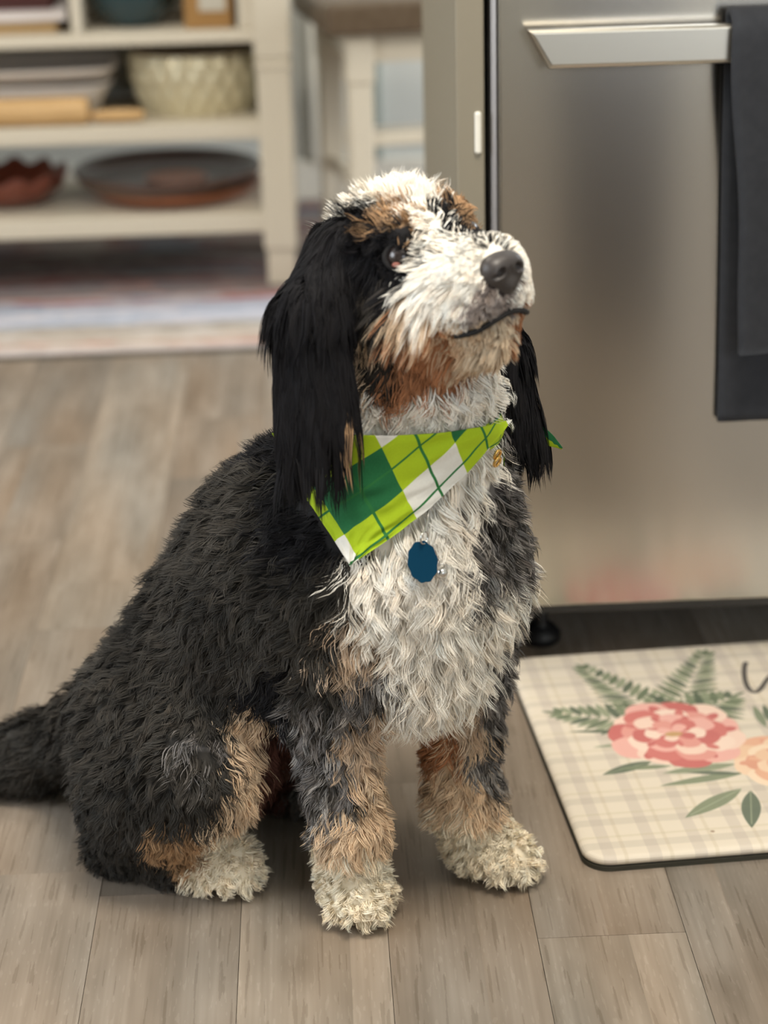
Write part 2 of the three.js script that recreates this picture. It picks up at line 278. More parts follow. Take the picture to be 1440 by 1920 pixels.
// ---------------------------------------------------------------- cream shelf unit
const cream = std(srgb(208, 198, 179), 0.5), creamIn = std(srgb(206, 206, 196), 0.65);
{
  const O = [-0.6, 0, -4.25];
  const g = thing('shelf_unit', 'cream painted open shelf unit with square posts and cubbies', 'shelf unit', O);
  const w = (name, mat, ...b) => part(name, rboxAt(...b, 0.004).translate(-O[0], -O[1], -O[2]), mat, g);
  for (const [x0, x1] of [[-0.105, -0.032], [-1.17, -1.097]]) for (const [z0, z1] of [[-4.115, -4.045], [-4.46, -4.39]]) {
    const p = part('post', mergeGeometries([rboxAt(x0, x1, 0.47, 0.9, z0, z1, 0.004), rboxAt(x0 + 0.003, x1 - 0.003, 0.085, 0.47, z0 + 0.003, z1 - 0.003, 0.004), rboxAt(x0 - 0.001, x1 + 0.001, 0.45, 0.458, z0 - 0.001, z1 + 0.001, 0.002), rboxAt(x0 + 0.008, x1 - 0.008, 0.0105, 0.085, z0 + 0.008, z1 - 0.008, 0.004)]).translate(-O[0], 0, -O[2]), cream, g);
  }
  w('shelf', cream, -1.16, -0.04, 0.121, 0.160, -4.45, -4.055); w('shelf', cream, -1.16, -0.04, 0.310, 0.345, -4.45, -4.055); w('shelf', cream, -1.16, -0.04, 0.501, 0.525, -4.45, -4.052);
  w('divider', cream, -0.459, -0.440, 0.525, 0.80, -4.44, -4.056); w('divider', cream, -0.134, -0.104, 0.525, 0.80, -4.44, -4.058); w('divider', cream, -0.80, -0.781, 0.525, 0.80, -4.44, -4.056);
  w('back_panel', creamIn, -1.12, -0.08, 0.345, 0.80, -4.458, -4.448);
  w('side_panel', creamIn, -0.076, -0.062, 0.30, 0.80, -4.39, -4.115); w('side_panel', creamIn, -1.14, -1.126, 0.30, 0.80, -4.39, -4.115);
  w('shelf', cream, -1.16, -0.04, 0.80, 0.825, -4.45, -4.052); w('top', std(srgb(104, 78, 56), 0.4), -1.2, -0.005, 0.9, 0.93, -4.48, -4.02);
}
const lathe = (pts, seg = 48) => new THREE.LatheGeometry(pts.map(p => new THREE.Vector2(...p)), seg);
// basket of glazed woven bands
{
  const g = thing('woven_basket', 'round pale gold basket with diamond weave on the middle shelf', 'basket', [-0.226, 0.345, -4.245]);
  const prof = t => { const y = t * 0.125; return [0.108 + 0.030 * Math.pow(Math.sin(Math.min(1, t * 1.15) * Math.PI / 2), 0.7) - 0.006 * sstep(0.8, 1, t), y]; };
  const nu = 200, nv = 44, pos = [], idx = [], uv = [];
  for (const side of [0, 1]) for (let i = 0; i <= nu; i++) for (let j = 0; j <= nv; j++) {
    const a = i / nu * Math.PI * 2, t = j / nv, [r0, y] = prof(t), n = 22;
    const p = Math.abs(Math.sin(a * n / 2 + t * 5.5)), q = Math.abs(Math.sin(a * n / 2 - t * 5.5)), r = r0 + (side ? -0.006 : 0.008 * p * q);
    pos.push(r * Math.cos(a), Math.max(side ? 0.004 : 0, y), r * Math.sin(a)); uv.push(i / nu, t);
  }
  const N = (nu + 1) * (nv + 1), id = (s, i, j) => s * N + i * (nv + 1) + j;
  for (let i = 0; i < nu; i++) { for (let j = 0; j < nv; j++) { const a = id(0, i, j), b = id(0, i + 1, j), c = id(0, i, j + 1), d = id(0, i + 1, j + 1); idx.push(a, c, b, b, c, d, a + N, b + N, c + N, b + N, d + N, c + N); }
    const a = id(0, i, nv), b = id(0, i + 1, nv); idx.push(a, a + N, b, b, a + N, b + N); }
  const geo = new THREE.BufferGeometry(); geo.setAttribute('position', new THREE.Float32BufferAttribute(pos, 3)); geo.setAttribute('uv', new THREE.Float32BufferAttribute(uv, 2)); geo.setIndex(idx); geo.computeVertexNormals();
  const m = new THREE.MeshPhysicalMaterial({ color: srgb(218, 208, 176), roughness: 0.32, metalness: 0.3, clearcoat: 0.4, clearcoatRoughness: 0.25, side: THREE.DoubleSide });
  part('woven_wall', geo, m, g); part('bottom', new THREE.CylinderGeometry(0.108, 0.106, 0.006, 40), m, g, [0, 0.003, 0]);
  part('rim', new THREE.TorusGeometry(0.1315, 0.0045, 10, 60), std(srgb(92, 70, 50), 0.6), g, [0, 0.125, 0], [Math.PI / 2, 0, 0]);
}
// white baking dishes, nested on the middle shelf
function dish(y, w, d, h, flare, label, turn) {
  const g = thing('baking_dish', label, 'dish', [-0.58, y, -4.25], turn, 'white baking dishes on the middle shelf');
  const ring = (ww, dd, yy) => { const o = []; for (let i = 0; i < 32; i++) { const a = i / 32 * Math.PI * 2, c = Math.cos(a), s = Math.sin(a), e = 0.35; o.push([Math.sign(c) * Math.pow(Math.abs(c), e) * ww / 2, yy, Math.sign(s) * Math.pow(Math.abs(s), e) * dd / 2]); } return o; };
  const rings = [ring(w * 0.02, d * 0.02, 0), ring(w - flare * 2, d - flare * 2, 0), ring(w, d, h), ring(w + 0.014, d + 0.014, h + 0.003), ring(w + 0.014, d + 0.014, h + 0.008), ring(w - 0.012, d - 0.012, h + 0.006), ring(w - flare * 2 - 0.008, d - flare * 2 - 0.008, 0.007), ring(w * 0.02, d * 0.02, 0.007)];
  const pos = [], idx = []; rings.forEach(r => r.forEach(p => pos.push(...p)));
  for (let k = 0; k < rings.length - 1; k++) for (let i = 0; i < 32; i++) { const a = k * 32 + i, b = k * 32 + (i + 1) % 32; idx.push(a, a + 32, b, b, a + 32, b + 32); }
  const geo = new THREE.BufferGeometry(); geo.setAttribute('position', new THREE.Float32BufferAttribute(pos, 3)); geo.setIndex(idx); geo.computeVertexNormals();
  part('bowl', geo, new THREE.MeshPhysicalMaterial({ color: srgb(248, 240, 232), roughness: 0.25, side: THREE.DoubleSide }), g);
}
dish(0.345, 0.35, 0.24, 0.062, 0.028, 'white rectangular baking dish with flared sides behind the rolling pin', 0);
dish(0.418, 0.37, 0.25, 0.022, 0.016, 'shallow white serving dish stacked on the flared baking dish', 0.05);
{
  const g = thing('rolling_pin', 'light wooden rolling pin lying on the middle shelf', 'rolling pin', [-0.60, 0.373, -4.088]);
  const wood = std(0xffffff, 0.5, { map: texture(256, 64, (x, y, c) => { const t = noise(x / 60, y / 3, 2) * 14 + noise(x / 20, y / 1.4, 7) * 8; c[0] = 202 + t; c[1] = 164 + t; c[2] = 112 + t; }) });
  part('barrel', lathe([[0, -0.16], [0.022, -0.16], [0.0265, -0.154], [0.0275, -0.14], [0.0275, 0.14], [0.0265, 0.154], [0.022, 0.16], [0, 0.16]], 32).rotateZ(-Math.PI / 2), wood, g);
  for (const s of [1, -1]) part('handle', lathe([[0, 0.16], [0.007, 0.16], [0.007, 0.168], [0.0105, 0.176], [0.0125, 0.21], [0.0115, 0.25], [0.009, 0.268], [0, 0.272]], 24).rotateZ(-Math.PI / 2 * s), wood, g, [0, -0.012, 0]);
}
// round trays and bowl on the bottom shelf
const copper = new THREE.MeshPhysicalMaterial({ color: srgb(170, 112, 84), metalness: 0.75, roughness: 0.3 });
const darkWood = new THREE.MeshPhysicalMaterial({ map: texture(256, 256, (x, y, c) => { const t = noise(x / 50, y / 4, 2) * 12 + noise(x / 12, y / 2, 6) * 7; c[0] = 74 + t; c[1] = 50 + t; c[2] = 40 + t; }), roughness: 0.32, clearcoat: 0.5, clearcoatRoughness: 0.2 });
{
  const t = thing('copper_tray', 'shiny round copper tray under the dark wooden tray', 'tray', [-0.292, 0.16, -4.262]);
  part('dish', lathe([[0, 0.0], [0.13, 0.0], [0.155, 0.006], [0.178, 0.022], [0.184, 0.030], [0.181, 0.032], [0.172, 0.026], [0.15, 0.012], [0.125, 0.006], [0, 0.006]], 64), copper, t);
  const d = thing('wooden_tray', 'dark wooden round tray with raised rim resting on the copper tray', 'tray', [-0.303, 0.183, -4.258]);
  part('dish', lathe([[0, 0.0], [0.15, 0.0], [0.178, 0.008], [0.195, 0.03], [0.199, 0.038], [0.195, 0.041], [0.187, 0.036], [0.172, 0.016], [0.148, 0.010], [0, 0.010]], 72), darkWood, d);
  const coaster = thing('copper_plate', 'small pinkish copper plate lying in the dark wooden tray', 'plate', [-0.285, 0.1935, -4.245]);
  part('disc', lathe([[0, 0], [0.05, 0], [0.064, 0.006], [0.066, 0.009], [0.062, 0.009], [0.048, 0.004], [0, 0.004]], 40), copper, coaster);
}
{
  const g = thing('carved_bowl', 'reddish brown carved wooden bowl with lobed rim on the bottom shelf', 'bowl', [-0.636, 0.16, -4.24]);
  const geo = lathe([[0, 0], [0.06, 0], [0.09, 0.012], [0.112, 0.035], [0.124, 0.062], [0.120, 0.067], [0.112, 0.060], [0.098, 0.034], [0.07, 0.016], [0, 0.010]], 96);
  const p = geo.attributes.position; for (let i = 0; i < p.count; i++) { const x = p.getX(i), z = p.getZ(i), y = p.getY(i), a = Math.atan2(z, x), k = 1 + 0.05 * Math.sin(a * 11) * sstep(0.01, 0.06, y); p.setXYZ(i, x * k, y + 0.007 * Math.sin(a * 11) * sstep(0.03, 0.065, y), z * k); }
  geo.computeVertexNormals(); part('body', geo, new THREE.MeshPhysicalMaterial({ color: srgb(112, 52, 34), roughness: 0.35, clearcoat: 0.4 }), g);
}
// cubby contents
{
  const bk = (y, w, h, d, x, z, col, pages, label) => {
    const g = thing('book', label, 'book', [x, y, z], 0.02, 'books lying in the shelf cubby');
    const c = std(col, 0.6); part('cover', mergeGeometries([rboxAt(-w / 2, w / 2, 0, 0.003, -d / 2, d / 2, 0.001), rboxAt(-w / 2, w / 2, h - 0.003, h, -d / 2, d / 2, 0.001), rboxAt(-w / 2, -w / 2 + 0.003, 0.003, h - 0.003, -d / 2, d / 2, 0.001)]), c, g);
    part('page_block', boxAt(-w / 2 + 0.003, w / 2 - 0.004, 0.003, h - 0.003, -d / 2 + 0.004, d / 2 - 0.003), std(pages, 0.85), g);
  };
  bk(0.5251, 0.27, 0.026, 0.2, -0.625, -4.19, srgb(150, 120, 82), srgb(196, 164, 118), 'thick tan book at the bottom of the cubby stack');
  bk(0.5512, 0.28, 0.02, 0.21, -0.61, -4.18, srgb(196, 190, 190), srgb(226, 216, 210), 'white covered book lying on the tan book');
  bk(0.5713, 0.25, 0.024, 0.2, -0.625, -4.19, srgb(92, 32, 34), srgb(70, 40, 36), 'dark red book on top of the cubby stack');
  const g = thing('serving_bowl', 'dark teal glazed bowl in the middle cubby', 'bowl', [-0.345, 0.525, -4.19]);
  part('body', lathe([[0, 0], [0.052, 0], [0.054, 0.008], [0.078, 0.03], [0.092, 0.062], [0.094, 0.088], [0.089, 0.088], [0.085, 0.06], [0.07, 0.032], [0, 0.012]], 48), new THREE.MeshPhysicalMaterial({ color: srgb(26, 58, 66), roughness: 0.25, clearcoat: 0.6 }), g);
  const b = thing('storage_box', 'brown wooden box with a blank white label in the cubby', 'box', [-0.193, 0.525, -4.15]);
  const m = std(srgb(158, 118, 66), 0.55);
  part('body', rboxAt(-0.047, 0.047, 0, 0.16, -0.1, 0.06, 0.004), m, b); part('lid', rboxAt(-0.05, 0.05, 0.16, 0.18, -0.103, 0.063, 0.004), m, b); part('label_card', rboxAt(-0.017, 0.036, 0.034, 0.09, 0.0602, 0.0618, 0.0006), std(srgb(196, 190, 176), 0.8), b);
}
// stool by the wall
{
  const g = thing('counter_stool', 'cream counter stool with a dark wooden seat', 'stool', [0.235, -0.0, -4.19], 0.16);
  const W = 0.165, leg = (x, z, front) => part('leg', mergeGeometries([rboxAt(x - 0.027, x + 0.027, 0.425, 0.525, z - 0.027, z + 0.027, 0.004), rboxAt(x - 0.024, x + 0.024, 0.0105, 0.425, z - 0.024, z + 0.024, 0.004)]), cream, g);
  leg(-W, W); leg(W, W); leg(-W, -W); leg(W, -W);
  for (const [y0, y1] of [[0.462, 0.52]]) { part('apron', rboxAt(-W + 0.02, W - 0.02, y0, y1, W - 0.012, W + 0.01, 0.003), cream, g); part('apron', rboxAt(-W + 0.02, W - 0.02, y0, y1, -W - 0.01, -W + 0.012, 0.003), cream, g); for (const s of [-1, 1]) part('apron', rboxAt(s * W - 0.011, s * W + 0.011, y0, y1, -W + 0.02, W - 0.02, 0.003), cream, g); }
  part('stretcher', rboxAt(-W + 0.02, W - 0.02, 0.298, 0.324, W - 0.012, W + 0.010, 0.004), cream, g); part('stretcher', rboxAt(-W + 0.02, W - 0.02, 0.24, 0.275, -W - 0.012, -W + 0.010, 0.004), cream, g);
  for (const s of [-1, 1]) part('stretcher', rboxAt(s * W - 0.011, s * W + 0.011, 0.2, 0.226, -W + 0.02, W - 0.02, 0.004), cream, g);
  part('seat', rboxAt(-0.235, 0.235, 0.521, 0.585, -0.21, 0.222, 0.012), std(0xffffff, 0.45, { map: texture(128, 256, (x, y, c) => { const t = noise(x / 4, y / 60, 2) * 12; c[0] = 92 + t; c[1] = 76 + t; c[2] = 58 + t; }) }), g);
}

// bone and coat data, in metres, for the dog below
const BONES = [ // a, radius a, b, radius b, blend
  [[-0.168, 0.128, -1.854], 0.0749, [-0.101, 0.237, -1.822], 0.0691, 0.04],
  [[-0.101, 0.237, -1.822], 0.0749, [-0.026, 0.318, -1.782], 0.0941, 0.04],
  [[-0.026, 0.318, -1.782], 0.1008, [0.079, 0.353, -1.734], 0.0816, 0.04],
  [[0.007, 0.37, -1.782], 0.071, [-0.101, 0.237, -1.822], 0.0653, 0.04],
  [[0.007, 0.37, -1.782], 0.073, [0.068, 0.429, -1.75], 0.073, 0.04],
  [[-0.024, 0.252, -1.782], 0.0816, [-0.168, 0.128, -1.854], 0.0672, 0.04],
  [[0.079, 0.353, -1.734], 0.0816, [0.081, 0.273, -1.726], 0.0691, 0.04],
  [[-0.024, 0.252, -1.782], 0.0816, [0.081, 0.273, -1.726], 0.0576, 0.04],
  [[0.068, 0.429, -1.75], 0.0749, [0.081, 0.517, -1.73], 0.0634, 0.04],
  [[0.081, 0.517, -1.73], 0.0634, [0.067, 0.606, -1.716], 0.0518, 0.03],
  [[0.079, 0.353, -1.734], 0.0816, [0.081, 0.517, -1.73], 0.0595, 0.04],
  [[-0.002, 0.339, -1.706], 0.0614, [-0.003, 0.231, -1.706], 0.0413, 0.03],
  [[-0.003, 0.231, -1.706], 0.0374, [0.012, 0.1, -1.682], 0.0259, 0.025],
  [[0.135, 0.322, -1.766], 0.048, [0.127, 0.207, -1.774], 0.0355, 0.03],
  [[0.127, 0.207, -1.774], 0.0355, [0.125, 0.08, -1.754], 0.0278, 0.025],
  [[0.012, 0.1, -1.682], 0.0269, [0.014, 0.034, -1.691], 0.025, 0.02],
  [[0.014, 0.034, -1.691], 0.023, [0.021, 0.027, -1.668], 0.0192, 0.02],
  [[-0.005, 0.035, -1.687], 0.0117, [0.002, 0.021, -1.665], 0.0117, 0.004],
  [[0.012, 0.035, -1.676], 0.0117, [0.019, 0.021, -1.654], 0.0117, 0.004],
  [[0.024, 0.035, -1.679], 0.0117, [0.031, 0.021, -1.657], 0.0117, 0.004],
  [[0.032, 0.035, -1.698], 0.0117, [0.038, 0.021, -1.676], 0.0117, 0.004],
  [[0.125, 0.08, -1.754], 0.0269, [0.14, 0.034, -1.752], 0.0259, 0.02],
  [[0.14, 0.034, -1.752], 0.023, [0.17, 0.027, -1.735], 0.0192, 0.02],
  [[0.138, 0.035, -1.731], 0.0117, [0.158, 0.021, -1.72], 0.0117, 0.004],
  [[0.158, 0.035, -1.734], 0.0117, [0.178, 0.021, -1.723], 0.0117, 0.004],
  [[0.164, 0.035, -1.745], 0.0117, [0.184, 0.021, -1.734], 0.0117, 0.004],
  [[0.157, 0.035, -1.765], 0.0117, [0.177, 0.021, -1.753], 0.0117, 0.004],
  [[-0.178, 0.155, -1.806], 0.0749, [-0.13, 0.141, -1.746], 0.0595, 0.04],
  [[-0.13, 0.141, -1.746], 0.0576, [-0.179, 0.104, -1.77], 0.0653, 0.03],
  [[-0.179, 0.104, -1.77], 0.0576, [-0.219, 0.023, -1.786], 0.023, 0.03],
  [[-0.13, 0.141, -1.746], 0.0528, [-0.157, 0.074, -1.758], 0.0384, 0.03],
  [[-0.229, 0.022, -1.792], 0.0192, [-0.16, 0.027, -1.762], 0.024, 0.015],
  [[-0.16, 0.027, -1.762], 0.024, [-0.109, 0.028, -1.742], 0.025, 0.015],
  [[-0.127, 0.028, -1.749], 0.023, [-0.103, 0.026, -1.738], 0.0192, 0.02],
  [[-0.134, 0.034, -1.732], 0.0117, [-0.113, 0.02, -1.723], 0.0117, 0.004],
  [[-0.115, 0.034, -1.737], 0.0117, [-0.094, 0.02, -1.727], 0.0117, 0.004],
  [[-0.11, 0.034, -1.748], 0.0117, [-0.089, 0.02, -1.738], 0.0117, 0.004],
  [[-0.119, 0.034, -1.765], 0.0117, [-0.098, 0.02, -1.756], 0.0117, 0.004],
  [[-0.088, 0.128, -1.914], 0.0672, [-0.01, 0.135, -1.86], 0.0528, 0.03],
  [[-0.01, 0.135, -1.86], 0.048, [-0.09, 0.06, -1.91], 0.0288, 0.02],
  [[-0.09, 0.03, -1.91], 0.0211, [0.0, 0.028, -1.87], 0.0259, 0.015],
  [[-0.168, 0.128, -1.854], 0.0576, [-0.245, 0.092, -1.918], 0.0403, 0.04],
  [[-0.245, 0.092, -1.918], 0.0403, [-0.315, 0.048, -1.958], 0.0288, 0.03],
  [[-0.315, 0.048, -1.958], 0.0288, [-0.382, 0.035, -1.958], 0.025, 0.03],
  [[0.06, 0.623, -1.723], 0.0509, [0.074, 0.634, -1.701], 0.0566, 0.018],
  [[0.074, 0.635, -1.701], 0.0557, [0.09, 0.649, -1.674], 0.0422, 0.018],
  [[0.102, 0.606, -1.71], 0.0384, [0.118, 0.612, -1.682], 0.0326, 0.018],
  [[0.135, 0.617, -1.649], 0.0288, [0.15, 0.627, -1.618], 0.023, 0.012],
  [[0.133, 0.64, -1.648], 0.025, [0.148, 0.652, -1.618], 0.0182, 0.012],
  [[0.115, 0.675, -1.691], 0.0139, [0.118, 0.679, -1.681], 0.0115, 0.012],
  [[0.062, 0.6, -1.682], 0.0384, [0.081, 0.607, -1.656], 0.0326, 0.018],
  [[0.104, 0.613, -1.628], 0.0288, [0.127, 0.624, -1.602], 0.023, 0.012],
  [[0.102, 0.636, -1.627], 0.025, [0.122, 0.649, -1.6], 0.0182, 0.012],
  [[0.061, 0.667, -1.654], 0.0139, [0.069, 0.672, -1.646], 0.0115, 0.012],
  [[0.104, 0.626, -1.659], 0.0394, [0.137, 0.645, -1.608], 0.0278, 0.018],
  [[0.097, 0.585, -1.677], 0.0346, [0.141, 0.595, -1.612], 0.0211, 0.015]
];
const EAR_BONES = [
  [[0.029, 0.661, -1.677], 0.012, [0.009, 0.615, -1.65], 0.011, 0.016],
  [[0.009, 0.615, -1.65], 0.011, [0.019, 0.51, -1.632], 0.01, 0.016],
  [[0.014, 0.66, -1.695], 0.014, [-0.008, 0.616, -1.65], 0.013, 0.016],
  [[-0.008, 0.616, -1.65], 0.013, [-0.001, 0.509, -1.63], 0.011, 0.016],
  [[0.011, 0.641, -1.714], 0.013, [-0.022, 0.604, -1.66], 0.012, 0.016],
  [[-0.022, 0.604, -1.66], 0.012, [-0.025, 0.505, -1.642], 0.01, 0.016],
  [[0.111, 0.671, -1.722], 0.012, [0.166, 0.546, -1.738], 0.01, 0.016],
  [[0.166, 0.546, -1.738], 0.01, [0.175, 0.472, -1.735], 0.01, 0.016],
  [[0.097, 0.668, -1.747], 0.014, [0.17, 0.541, -1.755], 0.012, 0.016],
  [[0.17, 0.541, -1.755], 0.012, [0.194, 0.456, -1.75], 0.01, 0.016]
];
const COAT = {
  W: [[0.113, 0.672, -1.623], [0.126, 0.673, -1.594], [0.142, 0.673, -1.594], [0.043, 0.689, -1.711], [0.07, 0.695, -1.701], [0.095, 0.694, -1.674], [0.089, 0.685, -1.649], [0.098, 0.671, -1.633], [0.112, 0.668, -1.597], [0.133, 0.671, -1.591], [0.157, 0.667, -1.598], [0.118, 0.648, -1.578], [0.09, 0.649, -1.603], [0.171, 0.652, -1.607], [0.17, 0.636, -1.6], [0.106, 0.633, -1.586], [0.083, 0.631, -1.605], [0.054, 0.517, -1.657], [0.082, 0.517, -1.652], [0.114, 0.514, -1.66], [0.139, 0.507, -1.678], [0.119, 0.529, -1.664], [0.142, 0.527, -1.684], [0.041, 0.364, -1.643], [0.069, 0.36, -1.638], [0.111, 0.357, -1.642], [0.151, 0.332, -1.671], [0.172, 0.322, -1.71], [0.087, 0.317, -1.64], [0.044, 0.322, -1.645], [0.126, 0.296, -1.659], [0.086, 0.259, -1.652], [0.058, 0.222, -1.674], [0.112, 0.399, -1.649], [0.123, 0.434, -1.663], [0.126, 0.261, -1.666], [0.07, 0.403, -1.645], [0.141, 0.451, -1.681]],
  B: [[0.07, 0.687, -1.655], [0.061, 0.684, -1.65], [0.076, 0.686, -1.647], [-0.16, 0.066, -1.708], [-0.148, 0.051, -1.719], [0.122, 0.687, -1.67], [0.132, 0.68, -1.68]],
  K: [[0.068, 0.669, -1.634], [0.058, 0.672, -1.638], [0.077, 0.673, -1.634], [0.023, 0.666, -1.683], [0.029, 0.674, -1.689], [0.039, 0.672, -1.67], [0.079, 0.657, -1.628], [0.078, 0.67, -1.633], [0.066, 0.639, -1.633], [0.055, 0.665, -1.639], [0.046, 0.646, -1.648], [0.069, 0.637, -1.627], [0.045, 0.672, -1.655], [0.035, 0.677, -1.683], [0.027, 0.656, -1.668], [0.03, 0.617, -1.656], [0.079, 0.663, -1.631], [0.128, 0.673, -1.638], [0.132, 0.676, -1.605], [0.11, 0.685, -1.658], [0.002, 0.583, -1.717], [-0.001, 0.485, -1.715], [-0.021, 0.46, -1.793], [0.021, 0.449, -1.673], [-0.059, 0.243, -1.687], [-0.046, 0.218, -1.682], [-0.005, 0.397, -1.667], [-0.033, 0.41, -1.702], [0.051, 0.613, -1.772], [0.007, 0.61, -1.719]],
  H: [[0.058, 0.622, -1.633], [0.059, 0.605, -1.631], [0.059, 0.583, -1.64], [0.058, 0.554, -1.66], [0.049, 0.627, -1.643], [0.051, 0.614, -1.639], [0.052, 0.598, -1.638], [0.052, 0.579, -1.648], [0.05, 0.553, -1.663], [0.054, 0.57, -1.655]],
  N: [[0.132, 0.593, -1.591], [0.145, 0.602, -1.59], [0.148, 0.582, -1.595], [0.127, 0.569, -1.616], [0.154, 0.593, -1.594]],
  L: [[0.145, 0.633, -1.58], [0.136, 0.626, -1.577], [0.152, 0.634, -1.583]],
  R: [[0.089, 0.599, -1.606], [0.1, 0.592, -1.607], [0.109, 0.583, -1.611], [0.117, 0.573, -1.617], [0.092, 0.574, -1.633], [0.107, 0.56, -1.643], [0.076, 0.6, -1.619], [0.088, 0.589, -1.617], [0.072, 0.579, -1.637], [0.084, 0.578, -1.633], [0.073, 0.55, -1.657], [0.087, 0.555, -1.654], [0.103, 0.551, -1.658], [0.171, 0.606, -1.611], [0.169, 0.589, -1.609], [0.164, 0.576, -1.604], [0.098, 0.161, -1.747], [0.103, 0.147, -1.741]],
  T: [[0.078, 0.616, -1.612], [0.089, 0.612, -1.601], [0.036, 0.579, -1.659], [0.037, 0.552, -1.671], [0.12, 0.591, -1.598], [-0.086, 0.178, -1.704], [-0.084, 0.152, -1.694], [-0.094, 0.131, -1.687], [-0.089, 0.192, -1.709], [0.031, 0.153, -1.672], [0.04, 0.122, -1.676], [-0.003, 0.108, -1.654], [0.019, 0.106, -1.651], [0.035, 0.109, -1.66], [0.11, 0.122, -1.733], [0.13, 0.145, -1.731], [0.124, 0.108, -1.726], [0.14, 0.101, -1.727]],
  S: [[0.021, 0.309, -1.648], [0.019, 0.293, -1.651], [0.025, 0.193, -1.67], [0.019, 0.173, -1.666], [0.033, 0.215, -1.67], [0.131, 0.178, -1.733]],
  E: [[-0.007, 0.067, -1.666], [0.018, 0.058, -1.659], [0.044, 0.042, -1.683], [0.022, 0.027, -1.644], [0.124, 0.062, -1.723], [0.139, 0.05, -1.722], [0.181, 0.037, -1.721], [0.158, 0.023, -1.707], [-0.12, 0.05, -1.725], [-0.094, 0.048, -1.725], [-0.08, 0.023, -1.725], [-0.126, 0.027, -1.714]],
  G: [[-0.023, 0.22, -1.664], [-0.032, 0.031, -1.856], [-0.015, 0.122, -1.666], [0.007, 0.171, -1.661], [0.013, 0.231, -1.66], [0.143, 0.418, -1.675], [0.139, 0.397, -1.665], [0.149, 0.363, -1.664], [0.163, 0.43, -1.716], [0.185, 0.375, -1.743], [-0.114, 0.178, -1.69], [0.163, 0.385, -1.692], [0.172, 0.405, -1.735], [0.152, 0.373, -1.671], [0.174, 0.353, -1.707], [-0.02, 0.19, -1.67], [-0.013, 0.163, -1.667], [-0.004, 0.228, -1.658], [0.001, 0.144, -1.66], [0.153, 0.238, -1.725], [0.155, 0.183, -1.744], [0.149, 0.117, -1.738], [0.17, 0.264, -1.743], [0.034, 0.261, -1.658], [0.016, 0.243, -1.659], [0.141, 0.138, -1.733], [575, 1350], [570, 1500], [600, 1525], [640, 1440], [650, 1330], [910, 950], [905, 1000], [925, 1065], [945, 895], [985, 980], [395, 1410], [0.09, 0.26, -1.83]],
  C: [[-0.109, 0.186, -1.696], [-0.108, 0.159, -1.683], [-0.114, 0.134, -1.678], [-0.111, 0.201, -1.709], [0.158, 0.4, -1.688], [0.149, 0.384, -1.672], [-0.006, 0.359, -1.647], [0.001, 0.307, -1.647], [-0.0, 0.261, -1.656], [-0.103, 0.394, -1.766], [-0.163, 0.298, -1.833], [-0.078, 0.367, -1.698], [-0.055, 0.327, -1.667], [-0.134, 0.272, -1.738], [-0.189, 0.231, -1.769], [-0.111, 0.223, -1.722], [-0.215, 0.207, -1.763], [-0.29, 0.111, -1.905], [-0.324, 0.06, -1.92], [-0.162, 0.181, -1.698], [-0.149, 0.135, -1.678], [-0.209, 0.086, -1.71], [-0.189, 0.151, -1.704], [-0.122, 0.17, -1.684], [-0.211, 0.036, -1.745], [-0.184, 0.034, -1.736], [-0.062, 0.404, -1.72], [-0.16, 0.284, -1.775], [-0.082, 0.273, -1.694], [405, 1390], [410, 1450], [400, 1500], [400, 1350], [940, 975], [925, 1020], [-0.05, 0.37, -1.89], [-0.1, 0.2, -1.94], [0.04, 0.44, -1.83], [-0.25, 0.12, -1.92]],
  D: [[-0.059, 0.143, -1.73], [-0.054, 0.048, -1.873], [-0.063, 0.159, -1.721]]
};
const bA = new V(-0.025, 0.5, -1.629);
const bB = new V(0.169, 0.493, -1.69);
const bT = new V(0.024, 0.384, -1.625);
const V0 = new V(0.065, 0.448, -1.649);
const Va = new V(0.022, 0.411, -1.629);
const Vb = new V(0.081, 0.409, -1.648);

// ---------------------------------------------------------------- the dog: skeleton field
const HO = new V(0.075, 0.630, -1.70), HF = new V(0.527, 0.250, 0.812), HU = new V(-0.240, 0.961, -0.140), HL = new V(0.815, 0.121, -0.567), HS = 0.94;
const fromHead = (f, u, l) => HO.clone().addScaledVector(HF, f * HS).addScaledVector(HU, u * HS).addScaledVector(HL, l * HS);
const toHead = p => { const d = p.clone().sub(HO); return [d.dot(HF) / HS, d.dot(HU) / HS, d.dot(HL) / HS]; };
const pack = list => list.map(([a, ra, b, rb, k]) => { const dx = b[0] - a[0], dy = b[1] - a[1], dz = b[2] - a[2]; return [a[0], a[1], a[2], dx, dy, dz, 1 / Math.max(1e-9, dx * dx + dy * dy + dz * dz), ra, rb - ra, k]; });
const bodyB = pack(BONES), earB = pack(EAR_BONES);
function field(list, x, y, z, d = 1e9) {
  for (let i = 0; i < list.length; i++) {
    const b = list[i], px = x - b[0], py = y - b[1], pz = z - b[2];
    let t = (px * b[3] + py * b[4] + pz * b[5]) * b[6]; t = t < 0 ? 0 : t > 1 ? 1 : t;
    const qx = px - b[3] * t, qy = py - b[4] * t, qz = pz - b[5] * t, q = Math.sqrt(qx * qx + qy * qy + qz * qz) - b[7] - b[8] * t, k = b[9], e = d - q;
    if (e < -k) continue;
    if (e > k) d = q; else { const h = (k - Math.abs(e)) / k; d = Math.min(d, q) - h * h * k * 0.25; }
  }
  return d;
}
const sdBody = (x, y, z) => field(bodyB, x, y, z);
const sdAll = (x, y, z) => Math.max(field(earB, x, y, z, field(bodyB, x, y, z)), 0.0035 - y);
